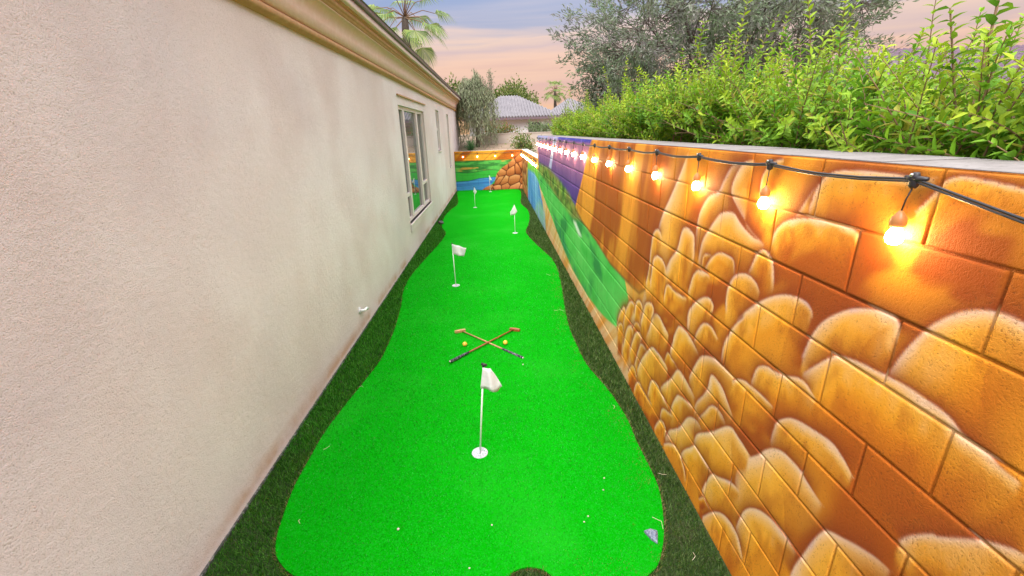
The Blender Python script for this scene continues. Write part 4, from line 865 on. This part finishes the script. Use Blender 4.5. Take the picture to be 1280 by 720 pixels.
def airy_tree(loc, seed, label, ctr, rad, ntw, per, L, W, pal, tw_len):
    """open crown: sprays of narrow leaves on twigs spread through an ellipsoid"""
    r = random.Random(seed); root = empty('olive_tree', loc, label, 'tree'); tr = MB(); lb = MB(); lv = Leaves()
    c0 = Vector(ctr); rd = Vector(rad)
    tr.tube([(0, 0, -.1), (.08, .05, .8), (-.05, 0, 1.5), (.05, 0, 2.0)], [.15, .12, .11, .09], 9)
    limbs = []; nodes = []
    for k in range(13):
        a = 2 * PI * k / 13 + r.uniform(-.2, .2); q = r.uniform(.25, .6); h = r.uniform(-.5, .45)
        p = c0 + Vector((math.cos(a) * rd.x * q, math.sin(a) * rd.y * q, rd.z * h)); b = Vector((0, 0, r.uniform(1.2, 2.0)))
        m = b.lerp(p, .5) + Vector((0, 0, .15)) + rv(r) * .12; lb.tube([b, m, p], [.042, .026, .012], 6); limbs += [m, m.lerp(p, .5), p]
    def within(lo):
        while True:
            u = Vector((r.uniform(-1, 1), r.uniform(-1, 1), r.uniform(-1, 1)))
            if lo < u.length < 1: return c0 + Vector((u.x * rd.x, u.y * rd.y, u.z * rd.z))
    for k in range(95):
        e = within(.2); e = c0 + (e - c0) * .88; hb = min(limbs, key=lambda q: (q - e).length + r.random() * .3)
        m = hb.lerp(e, .5) + rv(r) * .10; lb.tube([hb, m, e], [.010, .007, .004], 5); nodes += [m, e]
    for i in range(ntw):
        e = within(.12); hb = min(nodes, key=lambda q: (q - e).length + r.random() * .25)
        d = ((e - hb).normalized() * .8 + Vector((0, 0, .55)) + rv(r) * .25).normalized()
        tl = tw_len * r.uniform(.6, 1.25); p1 = e; p2 = e + d * tl * .6; p3 = p2 + (d + Vector((0, 0, -.35)) + rv(r) * .2).normalized() * tl * .4
        lb.tube([hb, hb.lerp(p1, .55) + rv(r) * .06, p1, p2, p3], [.007, .006, .0045, .0035, .002], 4)
        pts = [hb.lerp(p1, .6), p1, p2, p3]; tint = r.random()
        for _ in range(per):
            t = r.random() ** .8 * 2.999; k = int(t); q = pts[k].lerp(pts[k + 1], t - k) + rv(r) * .05
            dd = ((pts[k + 1] - pts[k]).normalized() + rv(r) * .55).normalized()
            c = mixc(pal[r.randrange(len(pal))], pal[int(tint * .999 * len(pal))], .5)
            lv.kite(q, dd, (rv(r) + Vector((0, 0, 1))).normalized(), L * r.uniform(.6, 1.3), W * r.uniform(.7, 1.2), c)
    tr.build('trunk', M['bark'], root, smooth=True); lb.build('limbs', M['bark'], root); lv.build('crown', M['leaf'], root)
airy_tree((4.4, 9.2, 0), 11, 'large airy grey-green tree behind the hedge on the right', (.1, 0, 3.55), (2.75, 1.9, 1.75), 640, 80, .105, .026,
          [(.15, .20, .11), (.21, .25, .16), (.26, .28, .21), (.22, .19, .20), (.12, .19, .08)], .75)
airy_tree((3.0, 10.8, 0), 12, 'small dark grey-green tree left of the large airy tree', (.1, 0, 2.75), (.95, .9, .85), 150, 60, .085, .024,
          [(.08, .13, .06), (.12, .16, .09), (.16, .18, .13), (.06, .11, .04)], .5)
# weeping tree behind the back wall
def weeping(loc, seed):
    r = random.Random(seed); root = empty('weeping_tree', loc, 'grey-green weeping tree beside the house corner, behind the back wall', 'tree')
    tr = MB(); lb = MB(); lv = Leaves()
    tr.tube([(0, 0, -.2), (.05, 0, 1.0), (-.03, .05, 1.9), (.1, 0, 2.6)], [.10, .08, .06, .03], 8)
    for i in range(190):
        a = r.random() * 2 * PI; R = .9 * math.sqrt(r.random()); zt_ = 2.75 - .9 * R * R + r.uniform(-.5, .25)
        if r.random() < .12: zt_ += .35; R *= .4
        p0 = Vector((0, 0, 1.4 + r.random() * 1.0)); p1 = Vector((R * math.cos(a), R * math.sin(a), zt_)); 
        L = r.uniform(.5, 2.5); p2 = p1 + Vector((math.cos(a) * .12, math.sin(a) * .12, -L)); 
        if p2.z < .1: p2.z = .1
        pts = [p0, p0.lerp(p1, .6) + Vector((0, 0, .2)), p1, p1.lerp(p2, .4) + rv(r) * .03, p2]
        lb.tube(pts, [.012, .009, .006, .004, .002], 4); tint = r.random()
        for k in range(58):
            t = 1.2 + r.random() * 2.8; j = min(int(t), 3); q = pts[j].lerp(pts[j + 1], t - j) + rv(r) * .045
            c = mixc((.11, .15, .07), (.40, .42, .26), r.random() * .6 + tint * .4)
            lv.kite(q, (Vector((0, 0, -1)) + rv(r) * .35).normalized(), rv(r).normalized(), r.uniform(.10, .22), .022, c)
    for i in range(5):   # feathery leader rising on the right
        p = Vector((.68 + r.uniform(-.08, .08), r.uniform(-.1, .1), 2.1)); e = p + Vector((r.uniform(-.05, .05), 0, .9)); lb.tube([Vector((.1, 0, 2.2)), p, e], [.012, .008, .003], 4)
        for k in range(50): lv.kite(p.lerp(e, r.random()) + rv(r) * .05, (Vector((0, 0, .6)) + rv(r) * .6).normalized(), rv(r).normalized(), .13, .02, mixc((.10, .14, .07), (.25, .28, .18), r.random()))
    tr.build('trunk', M['bark'], root, smooth=True); lb.build('limbs', M['bark'], root); lv.build('crown', M['leaf'], root)
weeping((-.62, 19.6, 1.35), 5)
# palms
def fan_palm(loc, H, seed, label, nf=26, R=1.15, skirt=True, name='fan_palm', group=None):
    r = random.Random(seed); root = empty(name, loc, label, 'palm tree', group); tr = MB(); pt = MB(); lv = Leaves()
    pts = [(0.02 * math.sin(k), .02 * math.cos(k), H * k / 12 - .1 * (k == 0)) for k in range(13)]; tr.tube(pts, [.20 + .03 * (k % 2) - .006 * k for k in range(13)], 10)
    for i in range(nf):
        a = i * 2.4 + r.uniform(-.3, .3); el = math.radians(78 - 125 * i / nf + r.uniform(-8, 8)); L = R * r.uniform(.75, 1.0)
        d = Vector((math.cos(a) * math.cos(el), math.sin(a) * math.cos(el), math.sin(el))); p0 = Vector((0, 0, H)); p1 = p0 + d * L * .6 + Vector((0, 0, .1)); p2 = p0 + d * L + Vector((0, 0, -.12))
        pt.tube([p0, p1, p2], [.022, .016, .012], 5)
        dd = (p2 - p1).normalized(); sd = dd.cross(Vector((0, 0, 1))); sd = sd.normalized() if sd.length > .01 else Vector((1, 0, 0)); nn = sd.cross(dd)
        dead = i > nf * .95
        for k in range(26):
            t = -1.35 + 2.7 * k / 25; ld = (dd * math.cos(t) + sd * math.sin(t) + nn * .12).normalized(); l = R * .72 * (1 - .18 * abs(t)) * r.uniform(.9, 1.05); w = .034 * R
            c = mixc((.08, .17, .04), (.30, .38, .10), r.random()); 
            if dead: c = mixc(c, (.32, .25, .12), .8)
            m1 = p2 + ld * l * .6; tipd = (ld + Vector((0, 0, -.9))).normalized(); tip = m1 + tipd * l * .5
            s2_ = ld.cross(nn).normalized(); b = len(lv.V)
            lv.V += [p2, m1 + s2_ * w * .5, m1 - s2_ * w * .5, tip]; lv.F += [(b, b + 1, b + 2), (b + 1, b + 3, b + 2)]; lv.C += [c] * 4
    tr.build('trunk', M['bark'], root, smooth=True); pt.build('petioles', M['twig'], root, smooth=True); lv.build('crown', M['leaf'], root); return root
fan_palm((-3.45, 21.5, 0), 6.75, 3, 'tall fan palm whose fronds rise behind the house roof', R=1.45)
fan_palm((6.8, 50, 0), 5.9, 4, 'small distant fan palm between the two grey roofs', nf=26, R=1.0)
# small plants beyond the back wall
def rosette(loc, seed, label):
    r = random.Random(seed); root = empty('agave', loc, label, 'plant'); lv = Leaves()
    for i in range(60):
        a = r.random() * 2 * PI; el = math.radians(r.uniform(8, 80)); d = Vector((math.cos(a) * math.cos(el), math.sin(a) * math.cos(el), math.sin(el)))
        lv.leaf(Vector((0, 0, .05)), d, Vector((0, 0, 1)), r.uniform(.35, .55), .045, mixc((.04, .13, .05), (.12, .25, .08), r.random()), .3, .2)
    lv.build('leaves', M['leaf'], root)
    mb = MB(); mb.lathe([(.09, -.1), (.08, .05), (.03, .12), (0, .13)], (0, 0, 0), 10); mb.build('core', M['bark'], root)
rosette((-.86, 18.4, 1.36), 3, 'spiky green agave just behind the back wall')
def bush(name, loc, seed, rad, hgt, pal, n, L, label, cat='bush', group=None):
    r = random.Random(seed); root = empty(name, loc, label, cat, group); lv = Leaves(); st = MB()
    cl = [(Vector((r.uniform(-1, 1) * rad[0] * .75, r.uniform(-1, 1) * rad[1] * .75, hgt * r.uniform(.25, .8))), r.uniform(.25, .5) * hgt) for _ in range(16)]
    for c, s in cl: st.tube([(c.x * .2, c.y * .2, -.1), c * .6, c], [.02, .014, .006], 5)
    for i in range(n):
        c, s = cl[r.randrange(len(cl))]; p = c + rv(r) * s * .5; 
        if p.z < -.05: p.z = abs(p.z)
        d = (p - c + Vector((0, 0, .2)) + rv(r) * .3).normalized(); lv.kite(p, d, (rv(r) + Vector((0, 0, 1))).normalized(), L * r.uniform(.6, 1.3), L * .45, pal[r.randrange(len(pal))])
    lv.build('foliage', M['leaf'], root); st.build('stem', M['bark'], root)
bush('bush', (1.25, 17.95, 1.2), 8, (.36, .4), .75, [(.10, .17, .03), (.17, .24, .05), (.24, .18, .06), (.08, .13, .03)], 1500, .09, 'small round bush in the corner behind the back wall')
bush('flowering_bush', (.55, 24.0, 1.7), 9, (.95, .5), .75, [(.08, .15, .03), (.14, .20, .05), (.35, .10, .05), (.10, .17, .03), (.20, .14, .05)], 2400, .10, 'low flowering bush with reddish patches before the white house wall')
bush('bush', (2.6, 23.0, 1.7), 10, (1.0, .5), .75, [(.16, .22, .10), (.24, .27, .17), (.12, .18, .06)], 2000, .10, 'pale grey-green bush beside the far end of the hedge')
# stucco garden wall behind the soil bank
mb = MB(); mb.box(-.62, 4.5, 20.4, 20.6, 1.0, 1.985); gw = mb.build('garden_wall', M['tan_stucco']); tag(gw, 'plain beige stucco garden wall behind the back wall', 'wall')
mb = MB(); mb.box(-.64, 4.52, 20.38, 20.62, 1.987, 2.02); mb.build('wall_cap', M['tan_stucco'], gw)
# distant trees
def far_tree(name, loc, seed, H, R, pal, n, L, label):
    r = random.Random(seed); root = empty(name, loc, label, 'tree', None); lv = Leaves(); tr = MB(); lb = MB()
    tr.tube([(0, 0, -.2), (.1, 0, H * .3), (0, .1, H * .6)], [.22, .16, .10], 8)
    cl = []
    for i in range(26):
        a = r.random() * 2 * PI; q = math.sqrt(r.random()); c = Vector((R * q * math.cos(a), R * q * math.sin(a), H * (.62 + .33 * r.random() * (1 - .5 * q)))); cl.append((c, R * r.uniform(.16, .32)))
        lb.tube([(0, .05, H * .5), c * .5 + Vector((0, 0, H * .35)), c], [.06, .035, .015], 5)
    for i in range(n):
        c, s = cl[r.randrange(26)]; p = c + rv(r) * s * Vector((1, 1, .7)).length * .45; d = (p - c + rv(r) * s * .3).normalized()
        lv.kite(p, d, (rv(r) + Vector((0, 0, 1.2))).normalized(), L * r.uniform(.6, 1.3), L * .5, pal[r.randrange(len(pal))])
    tr.build('trunk', M['bark'], root, smooth=True); lb.build('limbs', M['bark'], root); lv.build('crown', M['leaf'], root)
gp_ = [(.10, .15, .03), (.16, .20, .05), (.22, .24, .07), (.07, .11, .02)]
far_tree('broadleaf_tree', (2.3, 46, 0), 21, 6.4, 2.1, gp_, 5200, .26, 'rounded olive-green tree behind the larger grey roof')
far_tree('broadleaf_tree', (-2.3, 31, 0), 22, 5.6, 1.1, gp_, 2600, .2, 'dull green tree peeping past the house eave')
far_tree('broadleaf_tree', (9.6, 44, 0), 23, 5.0, 1.9, [(.10, .14, .07), (.15, .17, .10)], 3000, .25, 'dusky tree beside the smaller grey roof')

# neighbouring houses
def hip_house(name, x0, x1, y0, y1, ze, zr, label, wall_m, roof_m, inset, ov=.45, group=None, win=None, base=-.05):
    root = empty(name, ((x0 + x1) / 2, (y0 + y1) / 2, 0), label, 'house', group); k = loc_to(root)
    mb = MB(); mb.box(x0, x1, y0, y1, base, ze); k(mb.build('wall', wall_m, root))
    mb = MB(); e = [(x0 - ov, y0 - ov), (x1 + ov, y0 - ov), (x1 + ov, y1 + ov), (x0 - ov, y1 + ov)]; ym = (y0 + y1) / 2
    lo = [(*q, ze - .02) for q in e]; hi = [(*q, ze + .13) for q in e]; rd = [(x0 + inset, ym, zr), (x1 - inset, ym, zr)]
    mb.add(lo + hi + rd, [(3, 2, 1, 0), (0, 1, 5, 4), (1, 2, 6, 5), (2, 3, 7, 6), (3, 0, 4, 7), (4, 5, 9, 8), (6, 7, 8, 9), (5, 6, 9), (7, 4, 8)])
    # barrel tiles on the slope that faces the yard
    n = int((x1 - x0 + 2 * ov) / .21)
    for i in range(n):
        xx = e[0][0] + (i + .5) * (e[1][0] - e[0][0]) / n
        t = min(1, max(.03, min((xx - e[0][0]) / (inset + ov), (e[1][0] - xx) / (inset + ov))))
        a = Vector((xx, e[0][1] - .06, ze + .145)); b_ = Vector((xx, e[0][1] + (ym - e[0][1]) * t, ze + .13 + (zr - ze - .13) * t + .02)); mb.tube([a, b_], .05, 5)
    k(mb.build('roof', roof_m, root))
    mb = MB(); mb.box(x0 - ov + .02, x1 + ov - .02, y0 - ov - .02, y0 - ov - .003, ze - .07, ze + .06); k(mb.build('fascia', M['fascia'], root))
    if win:
        for (a, b_, c, d) in win:
            f = MB(); f.box(a, b_, y0 - .04, y0 - .004, c, d); fo = k(f.build('window', M['vinyl'], root)); p = MB(); p.box(a + .06, b_ - .06, y0 - .052, y0 - .042, c + .06, d - .06); p.build('pane', M['glass'], fo)
    return root
hip_house('neighbour_house', -1.6, 4.6, 34, 43, 2.93, 4.75, 'white house with large grey tiled hip roof beyond the back wall', M['white_stucco'], M['tile_grey'], 2.4, win=[(2.6, 3.6, 1.9, 2.7)])
hip_house('neighbour_house', 5.4, 9.0, 40, 47, 3.2, 4.75, 'house with smaller grey tiled roof right of the tiny distant palm', M['white_stucco'], M['tile_grey'], 1.7)
hip_house('neighbour_house', 11.9, 26, 12.2, 19, 2.75, 4.2, 'house with dusky mauve roof glimpsed through the hedge at right', M['tan_stucco'], M['tile_purple'], .9, ov=.8, win=[(13, 14.5, 1, 2.3)])

# ------------------------------------------------------------------ camera
R3 = D['cam']['R']; cam = bpy.data.cameras.new('camera'); co_ = bpy.data.objects.new('camera', cam); col.objects.link(co_)
r_, u_, f_ = (Vector(v) for v in R3)
co_.matrix_world = Matrix(((r_.x, u_.x, -f_.x, 0), (r_.y, u_.y, -f_.y, 0), (r_.z, u_.z, -f_.z, D['cam']['h']), (0, 0, 0, 1)))
cam.lens = D['cam']['lens']; cam.sensor_width = 36; cam.clip_start = .02; cam.clip_end = 2000; sc.camera = co_

# ------------------------------------------------------------------ sky and sun
SUN_EL, SUN_AZ = math.radians(52), math.radians(200)
w = bpy.data.worlds.new('World'); sc.world = w; w.use_nodes = True; nt = w.node_tree; N = nt.nodes; L = nt.links; N.clear()
out = N.new('ShaderNodeOutputWorld'); ad = N.new('ShaderNodeAddShader'); L.new(ad.outputs[0], out.inputs[0])
sky = N.new('ShaderNodeTexSky'); sky.sky_type = 'NISHITA'; sky.sun_disc = False; sky.sun_elevation = SUN_EL; sky.sun_rotation = SUN_AZ; sky.air_density = 1.0; sky.dust_density = .6
b1 = N.new('ShaderNodeBackground'); b1.inputs[1].default_value = .05; L.new(b1.outputs[0], ad.inputs[0])
tc = N.new('ShaderNodeTexCoord'); sx = N.new('ShaderNodeSeparateXYZ'); L.new(tc.outputs['Generated'], sx.inputs[0])
cov = N.new('ShaderNodeMapRange'); cov.inputs[1].default_value = .12; cov.inputs[2].default_value = .55; L.new(sx.outputs[2], cov.inputs[0])   # cloud deck hides the clear sky low down
vm = N.new('ShaderNodeVectorMath'); vm.operation = 'SCALE'; L.new(sky.outputs[0], vm.inputs[0]); L.new(cov.outputs[0], vm.inputs[3]); L.new(vm.outputs[0], b1.inputs[0])
def math_(op, a, b=None, c=None):
    n = N.new('ShaderNodeMath'); n.operation = op
    for i, v in enumerate((a, b, c)):
        if v is None: continue
        if hasattr(v, 'node'): L.new(v, n.inputs[i])
        else: n.inputs[i].default_value = v
    return n.outputs[0]
# long thin cloud bands, slightly tilted
mp = N.new('ShaderNodeMapping'); mp.inputs['Scale'].default_value = (1.3, 1.3, 17); mp.inputs['Rotation'].default_value = (0, math.radians(-7), 0); L.new(tc.outputs['Generated'], mp.inputs[0])
nz = N.new('ShaderNodeTexNoise'); nz.inputs['Scale'].default_value = 1.6; nz.inputs['Detail'].default_value = 4; nz.inputs['Roughness'].default_value = .5; nz.inputs['Distortion'].default_value = .4; L.new(mp.outputs[0], nz.inputs['Vector'])
h = math_('ADD', sx.outputs[2], math_('MULTIPLY', math_('SUBTRACT', nz.outputs[0], .5), .16))
rp = N.new('ShaderNodeValToRGB'); L.new(math_('MULTIPLY', h, 1.0), rp.inputs[0]); cr = rp.color_ramp
K = 1.0
st = [(0., (.46, .26, .135)), (.05, (.43, .265, .17)), (.085, (.36, .235, .205)), (.115, (.42, .28, .215)), (.145, (.32, .235, .225)), (.172, (.38, .27, .22)), (.20, (.20, .195, .245)), (.25, (.115, .145, .235)), (.32, (.21, .215, .28)), (.45, (.8, .78, .78)), (.65, (1.28, 1.26, 1.26)), (1., (1.65, 1.62, 1.62))]
cr.elements[0].position = 0; cr.elements[0].color = (*st[0][1], 1); cr.elements[1].position = 1; cr.elements[1].color = (*st[-1][1], 1)
for p, c in st[1:-1]:
    e = cr.elements.new(p); e.color = (*c, 1)
b2 = N.new('ShaderNodeBackground'); b2.inputs[1].default_value = 1.0; L.new(rp.outputs[0], b2.inputs[0]); L.new(b2.outputs[0], ad.inputs[1])
sl = bpy.data.lights.new('sun', 'SUN'); sl.energy = 1.5; sl.angle = math.radians(18); sl.color = (1, .97, .93); so = bpy.data.objects.new('sun', sl); col.objects.link(so)
dv = Vector((math.sin(SUN_AZ) * math.cos(SUN_EL), math.cos(SUN_AZ) * math.cos(SUN_EL), math.sin(SUN_EL)))
so.rotation_euler = dv.to_track_quat('Z', 'Y').to_euler(); so.location = (0, -3, 12)

sc.view_settings.view_transform = 'Standard'; sc.view_settings.look = 'None'; sc.view_settings.gamma = 1; sc.view_settings.exposure = 1.15
sc.render.engine = 'CYCLES'; sc.cycles.use_denoising = True
try: sc.cycles.denoiser = 'OPENIMAGEDENOISE'
except Exception: pass
sc.cycles.max_bounces = 6; sc.cycles.diffuse_bounces = 3; sc.cycles.use_light_tree = True; sc.cycles.caustics_reflective = False; sc.cycles.caustics_refractive = False
sc.cycles.sample_clamp_indirect = 4
